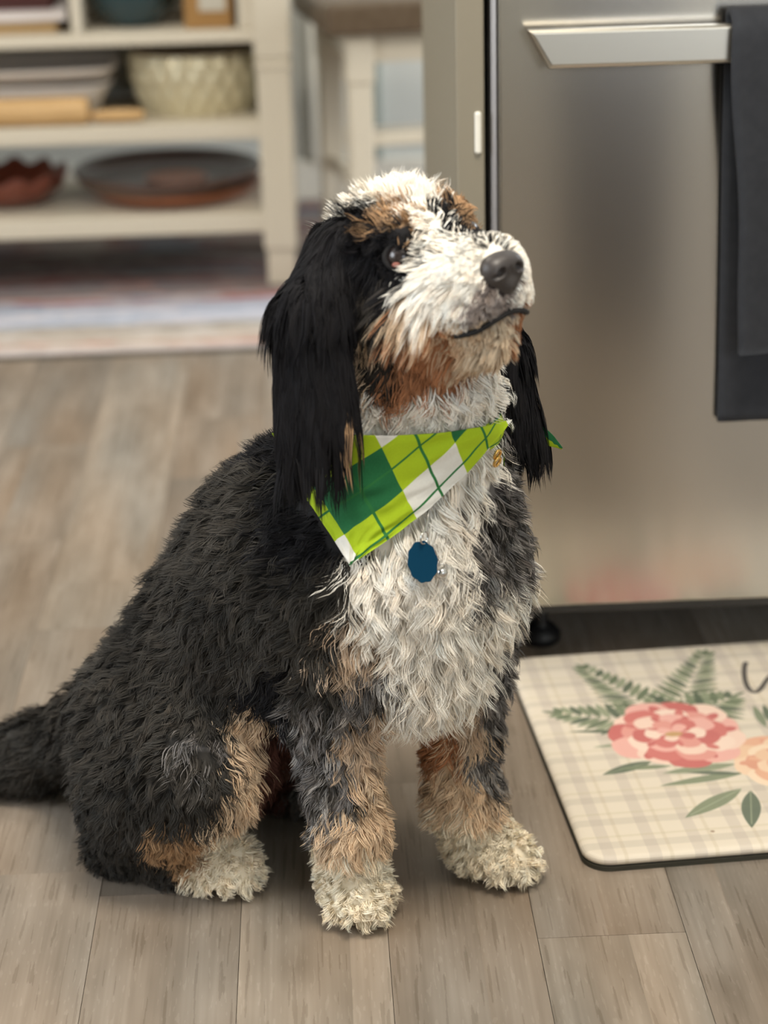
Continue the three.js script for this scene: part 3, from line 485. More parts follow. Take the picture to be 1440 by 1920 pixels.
function gradOf(f, p, e = 0.002) { return new V(f(p.x + e, p.y, p.z) - f(p.x - e, p.y, p.z), f(p.x, p.y + e, p.z) - f(p.x, p.y - e, p.z), f(p.x, p.y, p.z + e) - f(p.x, p.y, p.z - e)).normalize(); }
function surfaceNet(f, lo, hi, h) {
  const nx = Math.ceil((hi[0] - lo[0]) / h) + 1, ny = Math.ceil((hi[1] - lo[1]) / h) + 1, nz = Math.ceil((hi[2] - lo[2]) / h) + 1;
  const g = new Float32Array(nx * ny * nz), id = (i, j, k) => (k * ny + j) * nx + i, S = 8, reach = S * h * 0.87 + 0.006;
  for (let K = 0; K < nz; K += S) for (let J = 0; J < ny; J += S) for (let I = 0; I < nx; I += S) {
    const c = f(lo[0] + (I + S / 2) * h, lo[1] + (J + S / 2) * h, lo[2] + (K + S / 2) * h), far = Math.abs(c) > reach;
    for (let k = K; k < Math.min(nz, K + S); k++) for (let j = J; j < Math.min(ny, J + S); j++) for (let i = I; i < Math.min(nx, I + S); i++) g[id(i, j, k)] = far ? c : f(lo[0] + i * h, lo[1] + j * h, lo[2] + k * h);
  }
  const vid = new Int32Array(nx * ny * nz).fill(-1), pos = [], idx = [];
  const E = [[0, 1], [2, 3], [4, 5], [6, 7], [0, 2], [1, 3], [4, 6], [5, 7], [0, 4], [1, 5], [2, 6], [3, 7]], v = new Float32Array(8);
  for (let k = 0; k < nz - 1; k++) for (let j = 0; j < ny - 1; j++) for (let i = 0; i < nx - 1; i++) {
    let m = 0; for (let c = 0; c < 8; c++) { v[c] = g[id(i + (c & 1), j + (c >> 1 & 1), k + (c >> 2))]; if (v[c] < 0) m |= 1 << c; }
    if (m === 0 || m === 255) continue;
    let x = 0, y = 0, z = 0, n = 0;
    for (const [a, b] of E) { if ((v[a] < 0) === (v[b] < 0)) continue; const t = v[a] / (v[a] - v[b]); x += (a & 1) + t * ((b & 1) - (a & 1)); y += (a >> 1 & 1) + t * ((b >> 1 & 1) - (a >> 1 & 1)); z += (a >> 2) + t * ((b >> 2) - (a >> 2)); n++; }
    vid[id(i, j, k)] = pos.length / 3; pos.push(lo[0] + (i + x / n) * h, lo[1] + (j + y / n) * h, lo[2] + (k + z / n) * h);
  }
  const quad = (a, b, c, d, flip) => flip ? idx.push(a, c, b, b, c, d) : idx.push(a, b, c, b, d, c);
  for (let k = 1; k < nz - 1; k++) for (let j = 1; j < ny - 1; j++) for (let i = 1; i < nx - 1; i++) {
    const a = g[id(i, j, k)] < 0;
    if (a !== (g[id(i + 1, j, k)] < 0)) quad(vid[id(i, j - 1, k - 1)], vid[id(i, j, k - 1)], vid[id(i, j - 1, k)], vid[id(i, j, k)], !a);
    if (a !== (g[id(i, j + 1, k)] < 0)) quad(vid[id(i - 1, j, k - 1)], vid[id(i - 1, j, k)], vid[id(i, j, k - 1)], vid[id(i, j, k)], !a);
    if (a !== (g[id(i, j, k + 1)] < 0)) quad(vid[id(i - 1, j - 1, k)], vid[id(i, j - 1, k)], vid[id(i - 1, j, k)], vid[id(i, j, k)], !a);
  }
  const geo = new THREE.BufferGeometry(); geo.setAttribute('position', new THREE.Float32BufferAttribute(pos, 3)); geo.setIndex(idx);
  const nor = new Float32Array(pos.length), p = new V();
  for (let i = 0; i < pos.length; i += 3) { p.set(pos[i], pos[i + 1], pos[i + 2]); const q = gradOf(f, p, h * 0.5); nor[i] = q.x; nor[i + 1] = q.y; nor[i + 2] = q.z; }
  geo.setAttribute('normal', new THREE.BufferAttribute(nor, 3)); return geo;
}
const bodyGeo = surfaceNet(sdAll, [-0.52, -0.01, -2.08], [0.27, 0.74, -1.54], 0.0045);
console.log('body', bodyGeo.attributes.position.count);

// coat colours by place on the animal
const PAL = { W: [250, 244, 233], B: [170, 136, 102], K: [20, 19, 22], H: [56, 52, 48], R: [176, 122, 86], T: [224, 196, 164], N: [214, 194, 168], M: [168, 163, 158], L: [150, 138, 132], E: [250, 239, 216], S: [200, 176, 152], G: [112, 108, 106], C: [56, 53, 49], D: [96, 62, 52] };
const SEEDS = []; for (const k in COAT) for (const s of COAT[k]) SEEDS.push([...s, k]);
function coatAt(p) {
  const w = 0.011, nx = noise(p.x * 55, p.y * 55, p.z * 55) * w, ny = noise(p.x * 55 + 9, p.y * 55, p.z * 55 + 4) * w, nz = noise(p.x * 55, p.y * 55 + 17, p.z * 55) * w;
  let best = 1e9, k = 'C';
  for (const s of SEEDS) { const dx = p.x + nx - s[0], dy = p.y + ny - s[1], dz = p.z + nz - s[2], d = dx * dx + dy * dy + dz * dz; if (d < best) { best = d; k = s[3]; } }
  return k;
}
function coatMix(p) { // two nearest coat colours and how much of the second is mixed in
  const w = 0.012, nx = noise(p.x * 50, p.y * 50, p.z * 50) * w, ny = noise(p.x * 50 + 9, p.y * 50, p.z * 50 + 4) * w, nz = noise(p.x * 50, p.y * 50 + 17, p.z * 50) * w;
  const best = {}; for (const s of SEEDS) { const d = Math.hypot(p.x + nx - s[0], p.y + ny - s[1], p.z + nz - s[2]); if (!(best[s[3]] < d)) best[s[3]] = d; }
  const o = Object.entries(best).sort((a, b) => a[1] - b[1]), q = o[1][1] - o[0][1]; return [o[0][0], o[1][0], 0.5 * (1 - sstep(0, 0.016, q))];
}
const earAt = p => field(earB, p.x, p.y, p.z) < 0.006;
const LIN = {}; for (const k in PAL) LIN[k] = srgb(...PAL[k]);
{
  const p = bodyGeo.attributes.position, col = new Float32Array(p.count * 3), q = new V();
  for (let i = 0; i < p.count; i++) { q.fromBufferAttribute(p, i); const c = LIN[earAt(q) ? 'K' : coatAt(q)]; col[i * 3] = c.r; col[i * 3 + 1] = c.g; col[i * 3 + 2] = c.b; }
  bodyGeo.setAttribute('color', new THREE.BufferAttribute(col, 3));
}

// ---------------------------------------------------------------- bandana cloth, draped over the chest along one direction
const bD = new V(-0.30, -0.16, -0.94).normalize();
const bN = 46, bPts = [], bHit = [], bT0 = [];
{
  const march = q => { const o = q.clone().addScaledVector(bD, -0.16); let t = 0; for (let i = 0; i < 90; i++) { const x = o.x + bD.x * t, y = o.y + bD.y * t, z = o.z + bD.z * t, d = sdBody(x, y, z) - 0.0135; if (d < 0.0008) return t; t += Math.max(d, 0.0008); if (t > 0.36) break; } return 0.22; };
  for (let i = 0; i <= bN; i++) { bPts.push([]); bHit.push([]); for (let j = 0; j <= bN; j++) {        // i: top edge -> tip, j: left -> right
    const a = bA.clone().lerp(bT, i / bN), b = bB.clone().lerp(bT, i / bN), q = a.lerp(b, j / bN); bPts[i].push(q); bHit[i].push(march(q)); } }
  let t = bHit.map(r => r.slice());
  for (let it = 0; it < 60; it++) { const o = t.map(r => r.slice()); for (let i = 0; i <= bN; i++) for (let j = 0; j <= bN; j++) { const g = (a, b) => o[clamp(a, 0, bN)][clamp(b, 0, bN)]; t[i][j] = Math.min(bHit[i][j], (g(i - 1, j) + g(i + 1, j) + g(i, j - 1) + g(i, j + 1)) / 4 + 0.0004); } }
  for (let i = 0; i <= bN; i++) for (let j = 0; j <= bN; j++) bPts[i][j] = { plane: bPts[i][j].clone(), p: bPts[i][j].clone().addScaledVector(bD, t[i][j] - 0.16 - 0.002 * noise(i * 0.17, j * 0.13, 3) * 2) };
}
const argyleUV = (() => { // plane coordinates in diamonds, from three lattice corners
  const a = Va.clone().sub(V0), b = Vb.clone().sub(V0), aa = a.dot(a), bb = b.dot(b), ab = a.dot(b), det = aa * bb - ab * ab;
  return p => { const d = p.clone().sub(V0), x = d.dot(a), y = d.dot(b); return [(x * bb - y * ab) / det, (y * aa - x * ab) / det]; };
})();
const argyle = texture(512, 512, (x, y, c) => {
  const i = x / 256, j = y / 256, fi = Math.floor(i), fj = Math.floor(j); let col = (fi + fj) % 2 === 0 ? [176, 204, 26] : fj % 2 ? [28, 108, 62] : [238, 236, 228];
  const li = Math.abs(((i + 0.5) % 1) - 0), lj = Math.abs(((j + 0.5) % 1) - 0), w = 0.022; if (Math.min(li, 1 - li) < w || Math.min(lj, 1 - lj) < w) col = [40, 116, 58];
  const f = ((x + y) % 4 < 2 ? 2 : -2) + noise(x / 9, y / 9, 4) * 4; c[0] = col[0] + f; c[1] = col[1] + f; c[2] = col[2] + f;
});
const bandMat = new THREE.MeshPhysicalMaterial({ map: argyle, roughness: 0.85, side: THREE.DoubleSide });
const neckA = new V(0.085, 0.36, -1.735), neckAx = new V(0.02, 0.98, 0.12).normalize();
{
  const g = thing('bandana', 'lime green, dark green and white argyle bandana tied round the dog neck', 'bandana');
  const pos = [], uv = [], idx = [], N = (bN + 1) * (bN + 1);
  for (const s of [0, 1]) for (let i = 0; i <= bN; i++) for (let j = 0; j <= bN; j++) { const q = bPts[i][j], p = q.p.clone().addScaledVector(bD, s * 0.0016), w = argyleUV(q.plane); pos.push(p.x, p.y, p.z); uv.push(w[0] / 2, w[1] / 2); }
  const id = (i, j) => i * (bN + 1) + j;
  for (let i = 0; i < bN; i++) for (let j = 0; j < bN; j++) { const a = id(i, j), b = id(i, j + 1), c = id(i + 1, j), d = id(i + 1, j + 1); idx.push(a, c, b, b, c, d, a + N, b + N, c + N, b + N, d + N, c + N); }
  for (let i = 0; i < bN; i++) for (const j of [0, bN]) { const a = id(i, j), c = id(i + 1, j); idx.push(a, a + N, c, c, a + N, c + N); }
  for (let j = 0; j < bN; j++) { const a = id(0, j), c = id(0, j + 1); idx.push(a, c, a + N, c, c + N, a + N); }
  const geo = new THREE.BufferGeometry(); geo.setAttribute('position', new THREE.Float32BufferAttribute(pos, 3)); geo.setAttribute('uv', new THREE.Float32BufferAttribute(uv, 2)); geo.setIndex(idx); geo.computeVertexNormals();
  part('triangle', geo, bandMat, g);
  // rolled band round the neck
  const ux = new V(1, 0, 0).cross(neckAx).normalize(), uy = neckAx.clone().cross(ux).normalize(), n = 96, m = 8, P = [], U = [], I = [];
  const loop = (a, y, off) => { const d = ux.clone().multiplyScalar(Math.cos(a)).addScaledVector(uy, Math.sin(a)), o = neckA.clone(); o.y = y; let r = 0.2; for (let k = 0; k < 40; k++) { const q = o.clone().addScaledVector(d, r), s = sdBody(q.x, q.y, q.z) - off; if (s < 0.0006) break; r -= Math.max(0.0006, s * 0.8); } return o.addScaledVector(d, r); };
  for (let i = 0; i <= n; i++) { const a = i / n * Math.PI * 2; for (let j = 0; j <= m; j++) { const t = j / m, bulge = 0.004 + 0.004 * Math.sin(t * Math.PI), y = 0.472 + 0.026 * t + 0.006 * Math.sin(a * 2 + 1); const p = loop(a, y, bulge); P.push(p.x, p.y, p.z); U.push(i / n * 7, 0.2 + t * 0.32); } }
  for (let i = 0; i < n; i++) for (let j = 0; j < m; j++) { const a = i * (m + 1) + j, b = a + m + 1; I.push(a, a + 1, b, b, a + 1, b + 1); }
  const bg = new THREE.BufferGeometry(); bg.setAttribute('position', new THREE.Float32BufferAttribute(P, 3)); bg.setAttribute('uv', new THREE.Float32BufferAttribute(U, 2)); bg.setIndex(I); bg.computeVertexNormals();
  part('neck_band', bg, bandMat, g);
  // tied ends showing behind the far ear
  const tail = (pts, w0, w1, u) => {
    const cu = new THREE.CatmullRomCurve3(pts.map(p => new V(...p))), q = cu.getPoints(16), pp = [], uu = [], ii = [], up = new V(0.3, 0.9, 0.3).normalize();
    q.forEach((p, i) => { const t = i / 16, w = w0 + (w1 - w0) * t - (t > 0.85 ? (t - 0.85) * 0.07 : 0), s = up.clone().multiplyScalar(Math.max(0.002, w) / 2); for (const k of [1, -1]) for (const d of [0, 0.0015]) { pp.push(p.x + s.x * k, p.y + s.y * k, p.z + s.z * k + d); uu.push(u + t * 0.6, 0.5 + k * 0.2); } });
    for (let i = 0; i < 16; i++) { const a = i * 4, b = a + 4; ii.push(a, b, a + 2, a + 2, b, b + 2, a + 1, a + 3, b + 1, a + 3, b + 3, b + 1, a, a + 1, b, b, a + 1, b + 1, a + 2, b + 2, a + 3, a + 3, b + 2, b + 3); }
    const tg = new THREE.BufferGeometry(); tg.setAttribute('position', new THREE.Float32BufferAttribute(pp, 3)); tg.setAttribute('uv', new THREE.Float32BufferAttribute(uu, 2)); tg.setIndex(ii); tg.computeVertexNormals(); part('tied_end', tg, bandMat, g);
  };
  tail([[0.150, 0.478, -1.77], [0.178, 0.478, -1.765], [0.196, 0.462, -1.755], [0.219, 0.447, -1.742]], 0.022, 0.012, 0.62);
  tail([[0.150, 0.472, -1.75], [0.160, 0.458, -1.728], [0.163, 0.442, -1.712]], 0.016, 0.010, 0.2);
}
const inBandana = p => { const t = -bA.clone().sub(p).dot(bD), q = p.clone().addScaledVector(bD, -t); const v0 = bB.clone().sub(bA), v1 = bT.clone().sub(bA), v2 = q.sub(bA), d00 = v0.dot(v0), d01 = v0.dot(v1), d11 = v1.dot(v1), d20 = v2.dot(v0), d21 = v2.dot(v1), den = d00 * d11 - d01 * d01, a = (d11 * d20 - d01 * d21) / den, b = (d00 * d21 - d01 * d20) / den; return a > -0.01 && b > -0.01 && a + b < 1.01 && t < 0.11; };

// ---------------------------------------------------------------- the dog: body, face, fur
const dog = thing('dog', 'tricolour curly coated dog sitting on the plank floor, looking up', 'dog');
part('body', bodyGeo, new THREE.MeshStandardMaterial({ vertexColors: true, roughness: 0.9 }), dog);
const eyeDark = new THREE.MeshPhysicalMaterial({ color: srgb(38, 28, 26), roughness: 0.2, clearcoat: 0.6, clearcoatRoughness: 0.2 });
const skinDark = std(srgb(22, 20, 21), 0.85), pink = std(srgb(140, 86, 76), 0.6);
for (const s of [-1, 1]) {
  const c = fromHead(0.0578, 0.0182, 0.0370 * s), e = part('eye', new THREE.SphereGeometry(0.0125, 28, 20), eyeDark, dog, c.toArray());
  const out = HF.clone().multiplyScalar(0.78).addScaledVector(HL, 0.55 * s).addScaledVector(HU, 0.12).normalize();
  const rim = new THREE.TorusGeometry(0.0118, 0.0022, 10, 32); rim.scale(1.12, 0.92, 1); rim.lookAt(out);
  part('eyelid', rim, skinDark, e, out.clone().multiplyScalar(0.0048).toArray());
  const side = HL.clone().multiplyScalar(s), pc = out.clone().multiplyScalar(0.0095).addScaledVector(side, 0.0055).addScaledVector(HU, -0.0052).addScaledVector(HF, -0.0015);
  const haw = new THREE.SphereGeometry(0.0033, 14, 10); haw.scale(1.1, 0.7, 0.8); part('lower_lid', haw, pink, e, pc.toArray());
}
{ // nose leather with nostrils
  const nc = [0.1475, -0.010];
  const f = (x, y, z) => { const d = [x - HO.x, y - HO.y, z - HO.z], a = (d[0] * HF.x + d[1] * HF.y + d[2] * HF.z) / HS - nc[0], b = (d[0] * HU.x + d[1] * HU.y + d[2] * HU.z) / HS - nc[1], l = Math.abs((d[0] * HL.x + d[1] * HL.y + d[2] * HL.z) / HS);
    const el = (A, B, C, ra, rb, rc) => (Math.hypot((a - A) / ra, (b - B) / rb, (l - C) / rc) - 1) * Math.min(ra, rb, rc);
    const sm = (p, q, k) => { const h = Math.max(k - Math.abs(p - q), 0) / k; return Math.min(p, q) - h * h * k / 4; };
    let v = sm(el(-0.002, 0.004, 0, 0.015, 0.012, 0.018), el(-0.002, -0.001, 0.011, 0.0125, 0.0125, 0.0095), 0.006);
    v = sm(v, el(-0.003, -0.012, 0, 0.012, 0.011, 0.011), 0.006);
    const ns = Math.hypot((a - 0.012) / 1.5, (b + 0.001 + 0.25 * (l - 0.0105)) / 0.9, l - 0.0098) - 0.0042, slit = Math.hypot(a - 0.010, (b + 0.0035) * 1.6, (l - 0.0165) * 0.75) - 0.0032, gro = Math.hypot(l * 1.6, a - 0.0125) - 0.0016 + Math.max(0, b + 0.001) * 0.4;
    const cut = (p, q, k) => { const h = Math.max(k - Math.abs(p + q), 0) / k; return Math.max(p, -q) + h * h * k / 4; };
    return cut(cut(cut(v, ns, 0.002), slit, 0.002), gro, 0.0015) * HS; };
  const c = fromHead(nc[0], nc[1], 0), r = 0.032, geo = surfaceNet(f, [c.x - r, c.y - r, c.z - r], [c.x + r, c.y + r, c.z + r], 0.0009);
  part('nose', geo, new THREE.MeshPhysicalMaterial({ color: srgb(58, 53, 52), roughness: 0.42, bumpMap: null }), dog);
}
const mouthPts = [[0.105, -0.053, -0.034], [0.122, -0.0495, -0.025], [0.134, -0.0465, -0.013], [0.1385, -0.0455, 0], [0.134, -0.0465, 0.013], [0.122, -0.0495, 0.025], [0.105, -0.053, 0.034]].map(p => {
  const q = fromHead(...p); for (let i = 0; i < 4; i++) q.addScaledVector(gradOf(sdBody, q), 0.0042 - sdBody(q.x, q.y, q.z)); return q; });
const mouthLine = new THREE.CatmullRomCurve3(mouthPts).getPoints(40);
part('mouth', new THREE.TubeGeometry(new THREE.CatmullRomCurve3(mouthPts), 50, 0.0024, 8), skinDark, dog);
part('philtrum', new THREE.TubeGeometry(new THREE.CatmullRomCurve3([[0.148, -0.026, 0], [0.145, -0.036, 0], [0.1395, -0.045, 0]].map(p => { const q = fromHead(...p), d = sdBody(q.x, q.y, q.z); return q.addScaledVector(gradOf(sdBody, q), 0.002 - d); })), 12, 0.0022, 8), skinDark, dog);

const eyesW = [-1, 1].map(s => fromHead(0.0605, 0.0195, 0.039 * s)), noseW = fromHead(0.146, -0.008, 0);
const bF = new V(0.74, 0, 0.67), bL = new V(0.67, 0, -0.74), DOWN = new V(0, -1, 0);
function groom(p, n) { // length, lift, curl, width, spread, comb direction, colour key, colour spread
  const [f, u, l] = toHead(p), side = Math.sign(l) || 1;
  if (earAt(p)) {
    const near = p.x < 0.12, low = sstep(0.68, 0.5, p.y);
    const comb = DOWN.clone().multiplyScalar(1.2).addScaledVector(new V(near ? -0.35 : 0.30, 0, 0.05), 0.18 + 0.25 * noise(p.x * 30, p.y * 6, p.z * 30)); const front = near && p.x > 0.022 + 0.02 * noise(p.y * 12, 1, 2);
    return { len: near ? 0.042 + 0.026 * low : 0.036 + 0.010 * low, lift: 0.05, curl: 0.003, wid: 0.0017, rad: 0.006, comb, key: 'K', streak: front && p.y < 0.57 && rnd() < 0.3 ? 0.4 : 0, ear: true, grav: 1.1, kids: 12 };
  }
  const [key] = coatMix(p), headness = p.y > 0.545 && Math.hypot(f - 0.03, u, l) < 0.15;
  if (headness) {
    const de = Math.min(p.distanceTo(eyesW[0]), p.distanceTo(eyesW[1])), dn = p.distanceTo(noseW); if (de < 0.0115 || dn < 0.019) return null;
    const mz = sstep(0.045, 0.085, f);
    const comb = HF.clone().multiplyScalar(-0.55).addScaledVector(DOWN, 0.25 + 0.7 * sstep(0.01, -0.03, u)).addScaledVector(HL, side * 0.25 * mz);
    if (mz > 0.05) {
      const toNose = sstep(0.145, 0.07, f); let len = 0.006 + 0.028 * toNose * sstep(0.03, -0.02, u) + 0.006 * toNose; if (u < -0.05) len = 0.008 + 0.024 * toNose;
      let dm = 1; for (const q of mouthLine) dm = Math.min(dm, p.distanceTo(q)); if (dm < 0.0062) return null; if (dm < 0.022 && f > 0.085) len = Math.min(len, 0.003 + 0.006 * sstep(0.006, 0.022, dm)); if (de < 0.024) len = Math.min(len, 0.007);
      return { len, lift: 0.3, curl: 0.0028 * toNose, wid: 0.0014, rad: 0.0045, comb, key, grav: 0.2, kids: 12 };
    }
    if (key === 'B') return { len: de < 0.026 ? 0.007 : 0.015, lift: 0.5, curl: 0.003, wid: 0.0013, rad: 0.0045, comb: HF.clone().multiplyScalar(-0.1).addScaledVector(HU, 0.9).addScaledVector(HL, side * 0.3), key, grav: 0.05, kids: 12 };
    if (u > 0.03) return { len: de < 0.026 ? 0.006 : 0.017, lift: 0.62, curl: 0.006, wid: 0.0014, rad: 0.005, comb: HF.clone().multiplyScalar(-0.5).addScaledVector(HL, side * 0.6), key, grav: 0.08, kids: 12 };
    return { len: de < 0.022 ? 0.005 : 0.024, lift: 0.2, curl: 0.003, wid: 0.0014, rad: 0.005, comb: DOWN.clone().addScaledVector(HF, -0.3).addScaledVector(HL, side * 0.15), key, grav: 0.25, kids: 12 };
  }
  if (inBandana(p)) return null;
  if (p.x < -0.245 && p.z < -1.82 || p.x < -0.27) return { len: 0.026, lift: 0.3, curl: 0.006, wid: 0.0017, rad: 0.007, comb: new V(-0.8, -0.4, 0.2), key, grav: 0.15, kids: 11 };
  if (p.y < 0.075) return { len: key === 'E' ? 0.0078 : 0.012, lift: 0.45, curl: 0.0045, wid: 0.0013, rad: 0.0042, comb: DOWN.clone().multiplyScalar(0.7).addScaledVector(bF, 0.25), key, grav: 0.05, kids: 10 };
  if (key === 'W' && p.y > 0.19 && p.y < 0.44) return { len: 0.031, lift: 0.34, curl: 0.0085, wid: 0.0016, rad: 0.0065, comb: DOWN.clone().addScaledVector(bL, 0.4 * noise(p.x * 20, p.y * 20, p.z * 20)), key, grav: 0.2, kids: 12 };
  if (p.y > 0.42 && key === 'W') return { len: p.y > 0.47 && p.y < 0.53 ? 0.017 : 0.022, lift: 0.34, curl: 0.007, wid: 0.0015, rad: 0.006, comb: DOWN.clone(), key, grav: 0.12, kids: 12 };
  if (p.y < 0.235) return { len: 0.020, lift: 0.34, curl: 0.005, wid: 0.0015, rad: 0.006, comb: DOWN.clone().addScaledVector(bF, -0.25), key, grav: 0.15, kids: 11 };
  return { len: 0.026, lift: 0.36, curl: 0.0068, wid: 0.0016, rad: 0.0072, comb: DOWN.clone().multiplyScalar(0.8).addScaledVector(bF, -0.5), key, grav: 0.12, kids: 11 };
}
{
  const P = bodyGeo.attributes.position, I = bodyGeo.index, n = I.count / 3, cum = new Float64Array(n), a = new V(), b = new V(), c = new V(); let sum = 0;
  for (let i = 0; i < n; i++) { a.fromBufferAttribute(P, I.getX(i * 3)); b.fromBufferAttribute(P, I.getX(i * 3 + 1)); c.fromBufferAttribute(P, I.getX(i * 3 + 2)); b.sub(a); c.sub(a); let w = b.cross(c).length() / 2; if (a.y < 0.008) w = 0; else if (a.y > 0.55) w *= 2.0; else if (a.y < 0.09) w *= 1.9; if (a.z < -1.9) w *= 0.6; sum += w; cum[i] = sum; }
  const GUIDES = 15500, SEG = 5, pos = [], nor = [], col = [], idx = [];
  const t1 = new V(), t2 = new V(), p = new V(), nn = new V(), dir = new V(), q = new V(), wv = new V(), sn = new V();
  let strands = 0;
  for (let gI = 0; gI < GUIDES; gI++) {
    const r = rnd() * sum; let lo = 0, hi = n - 1; while (lo < hi) { const m = lo + hi >> 1; if (cum[m] < r) lo = m + 1; else hi = m; }
    a.fromBufferAttribute(P, I.getX(lo * 3)); b.fromBufferAttribute(P, I.getX(lo * 3 + 1)); c.fromBufferAttribute(P, I.getX(lo * 3 + 2));
    let s = rnd(), t = rnd(); if (s + t > 1) { s = 1 - s; t = 1 - t; } p.copy(a).addScaledVector(b.sub(a), s).addScaledVector(c.sub(a), t);
    nn.copy(gradOf(sdAll, p)); const G = groom(p, nn); if (!G) continue; const mixed = G.ear ? null : coatMix(p);
    // guide curve
    const comb = G.comb.clone().addScaledVector(nn, -G.comb.dot(nn)); if (comb.lengthSq() < 1e-4) comb.copy(DOWN); comb.normalize();
    const swirl = noise(p.x * 24, p.y * 24, p.z * 24) * 1.1; t1.crossVectors(nn, comb).normalize(); comb.addScaledVector(t1, swirl * (G.ear ? 0.15 : 0.6)).normalize();
    t1.crossVectors(nn, comb).normalize(); t2.copy(comb);
    const len = G.len * rr(0.75, 1.2), ph = rnd() * 6.28, om = (rnd() < 0.5 ? -1 : 1) * rr(3.2, 5.5), step = len / SEG, curve = [p.clone()];
    dir.copy(nn).multiplyScalar(G.lift).addScaledVector(comb, 1 - G.lift).normalize(); q.copy(p);
    for (let k = 1; k <= SEG; k++) {
      const u = k / SEG; dir.addScaledVector(DOWN, G.grav * 0.4).normalize(); q.addScaledVector(dir, step);
      const d = sdAll(q.x, q.y, q.z), mo = 0.0035 + 0.004 * u * (1 - u); if (d < mo) q.addScaledVector(gradOf(sdAll, q), mo - d);
      if (q.y < 0.003) q.y = 0.003;
      const w = q.clone().addScaledVector(t1, G.curl * u * Math.cos(ph + om * u)).addScaledVector(nn, G.curl * 0.8 * u * (0.6 + Math.sin(ph + om * u)) * (G.ear ? 0.3 : 1)); if (w.y < 0.003) w.y = 0.003; curve.push(w);
    }
    if (!G.ear && p.y < 0.57 && p.y > 0.36 && inBandana(curve[SEG])) for (let k = 1; k <= SEG; k++) curve[k].lerp(curve[0], 0.4);
    const base = LIN[G.key], patch = G.key === 'C' ? 0.75 * noise(p.x * 13 + 5, p.y * 13, p.z * 13) + 0.3 * noise(p.x * 38, p.y * 38, p.z * 38) : 0, lockTone = 1.05 + patch + 0.24 * gauss() * (G.key === 'K' ? 0.7 : G.key === 'W' || G.key === 'E' ? 0.22 : 0.9), warm = gauss() * 0.05;
    const mixG = G.key === 'G' ? rnd() : 0.5, gl = mixG < 0.28 ? LIN.C : mixG > 0.8 ? LIN.M : null;
    for (let kd = 0; kd < G.kids * 1.6; kd++) {
      const ox = gauss() * G.rad, oy = gauss() * G.rad, tone = lockTone * rr(0.85, 1.15), ls = rr(0.72, 1.08), tilt = rr(-0.7, 0.7), w0 = G.wid * 0.66 * rr(0.7, 1.25);
      const cc = G.streak && rnd() < G.streak ? LIN.B : gl && rnd() < 0.7 ? gl : mixed && rnd() < mixed[2] ? LIN[mixed[1]] : base, R = cc.r * tone * (1 + warm), Gn = cc.g * tone, Bl = cc.b * tone * (1 - warm), v0 = pos.length / 3;
      a.copy(curve[0]).addScaledVector(t1, ox).addScaledVector(t2, oy); const d0 = sdAll(a.x, a.y, a.z); a.addScaledVector(nn, -d0 - 0.001);
      const dx = a.x - curve[0].x, dy = a.y - curve[0].y, dz = a.z - curve[0].z;
      for (let k = 0; k <= SEG; k++) {
        const u = k / SEG, uu = u * ls * SEG, k0 = Math.min(SEG - 1, Math.floor(uu)), fr = uu - k0, keep = 1 - (G.ear ? 0.5 : 0.38) * Math.pow(u, 1.2), A = curve[k0], B = curve[k0 + 1];
        const x = A.x + (B.x - A.x) * fr + dx * keep, y = Math.max(0.002, A.y + (B.y - A.y) * fr + dy * keep), z = A.z + (B.z - A.z) * fr + dz * keep;
        dir.copy(B).sub(A).normalize(); wv.crossVectors(dir, nn); if (wv.lengthSq() < 1e-6) wv.copy(t1); wv.normalize(); sn.crossVectors(wv, dir).normalize(); if (sn.dot(nn) < 0) { wv.negate(); sn.negate(); }
        wv.multiplyScalar(Math.cos(tilt)).addScaledVector(sn, Math.sin(tilt)); sn.crossVectors(wv, dir).normalize();
        const w = w0 * (1 - 0.75 * u * u) * 0.5;
        if (k < SEG) { pos.push(x + wv.x * w, y + wv.y * w, z + wv.z * w, x - wv.x * w, y - wv.y * w, z - wv.z * w); nor.push(sn.x, sn.y, sn.z, sn.x, sn.y, sn.z); col.push(R, Gn, Bl, R, Gn, Bl); }
        else { pos.push(x, y, z); nor.push(sn.x, sn.y, sn.z); col.push(R, Gn, Bl); }
      }
      for (let k = 0; k < SEG - 1; k++) { const i = v0 + k * 2; idx.push(i, i + 2, i + 1, i + 1, i + 2, i + 3); }
      idx.push(v0 + SEG * 2 - 2, v0 + SEG * 2, v0 + SEG * 2 - 1); strands++;
    }
  }
  console.log('strands', strands, 'tris', idx.length / 3);
  const g = new THREE.BufferGeometry(); g.setAttribute('position', new THREE.Float32BufferAttribute(pos, 3)); g.setAttribute('color', new THREE.Float32BufferAttribute(col, 3)); g.setIndex(idx);
  const fur = part('fur', g, new THREE.MeshPhysicalMaterial({ vertexColors: true, roughness: 0.8, specularIntensity: 0.45, side: THREE.DoubleSide, flatShading: true }), dog); fur.userData.kind = 'stuff';
}
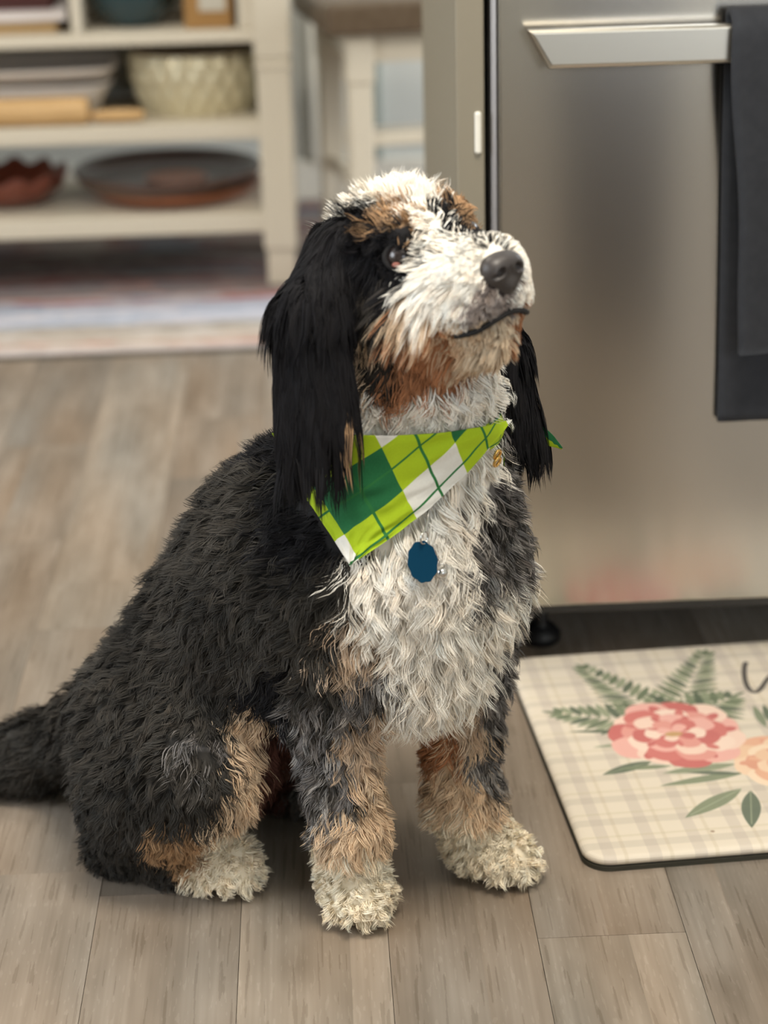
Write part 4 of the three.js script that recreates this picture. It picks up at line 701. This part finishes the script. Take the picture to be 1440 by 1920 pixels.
// ---------------------------------------------------------------- collar with tag and bell
{
  const g = thing('dog_collar', 'dog collar with teal tag, silver bell and gold rings', 'collar');
  const ring = (p, r, t, m, rot, name) => part(name, new THREE.TorusGeometry(r, t, 10, 28), m, g, p, rot);
  const silver = new THREE.MeshStandardMaterial({ color: srgb(214, 214, 212), metalness: 1, roughness: 0.25 }), gold = new THREE.MeshStandardMaterial({ color: srgb(226, 184, 110), metalness: 1, roughness: 0.25 });
  const off = (x, y, z, o) => { const q = new V(x, y, z); for (let i = 0; i < 5; i++) q.addScaledVector(gradOf(sdBody, q), o - sdBody(q.x, q.y, q.z)); return q; };
  const tc = off(0.082, 0.387, -1.641, 0.026), s = new THREE.Shape();
  for (let i = 0; i < 40; i++) { const a = i / 40 * Math.PI * 2, r = 1 + 0.035 * Math.cos(a * 10); i ? s.lineTo(Math.cos(a) * 0.0125 * r, Math.sin(a) * 0.0178 * r) : s.moveTo(0.0125 * 1.035, 0); }
  const tg = new THREE.ExtrudeGeometry(s, { depth: 0.0012, bevelEnabled: true, bevelThickness: 0.0005, bevelSize: 0.0005, bevelSegments: 2 });
  const tagM = part('tag', tg, new THREE.MeshPhysicalMaterial({ color: srgb(4, 60, 88), roughness: 0.8, specularIntensity: 0.3 }), g, tc.toArray(), [-0.25, 0.12, 0.12]); tagM.userData.label = 'teal oval tag with scalloped edge';
  ring([tc.x + 0.002, tc.y + 0.021, tc.z - 0.003], 0.0055, 0.0009, silver, [0, 0.9, 0], 'tag_ring');
  const st = [[tc.x + 0.003, tc.y + 0.026, tc.z - 0.004], [0.089, 0.424, -1.635], [0.093, 0.445, -1.655]].map(p => new V(...p));
  part('tag_link', new THREE.TubeGeometry(new THREE.CatmullRomCurve3(st), 12, 0.0012, 6), silver, g);
  const bl = off(0.097, 0.375, -1.64, 0.018), bell = part('bell', new THREE.SphereGeometry(0.0052, 18, 14), silver, g, bl.toArray()); part('bell_loop', new THREE.TorusGeometry(0.0022, 0.0006, 8, 16), silver, bell, [0, 0.0062, 0]);
  for (const [y, dx] of [[0.4665, 0], [0.4595, -0.001]]) { const q = off(0.143 + dx, y, -1.683, 0.016); ring(q.toArray(), 0.0042, 0.0014, gold, [0.5, 0.8, 0.3], 'gold_ring'); }
  const ux = new V(1, 0, 0).cross(neckAx).normalize(), uy = neckAx.clone().cross(ux).normalize(), pts = [];
  for (let i = 0; i < 48; i++) { const a = i / 48 * Math.PI * 2, d = ux.clone().multiplyScalar(Math.cos(a)).addScaledVector(uy, Math.sin(a)); let r = 0.2; const o = neckA.clone(); o.y = 0.482; for (let k = 0; k < 40; k++) { const q = o.clone().addScaledVector(d, r), sd = sdBody(q.x, q.y, q.z) - 0.0005; if (sd < 0.0006) break; r -= Math.max(0.0006, sd * 0.8); } pts.push(o.addScaledVector(d, r)); }
  part('strap', new THREE.TubeGeometry(new THREE.CatmullRomCurve3(pts, true), 96, 0.0025, 8, true), std(srgb(40, 60, 70), 0.7), g);
}
scene.traverse(o => { if (o.isMesh) o.castShadow = o.receiveShadow = true; });
renderer.render(scene, camera);
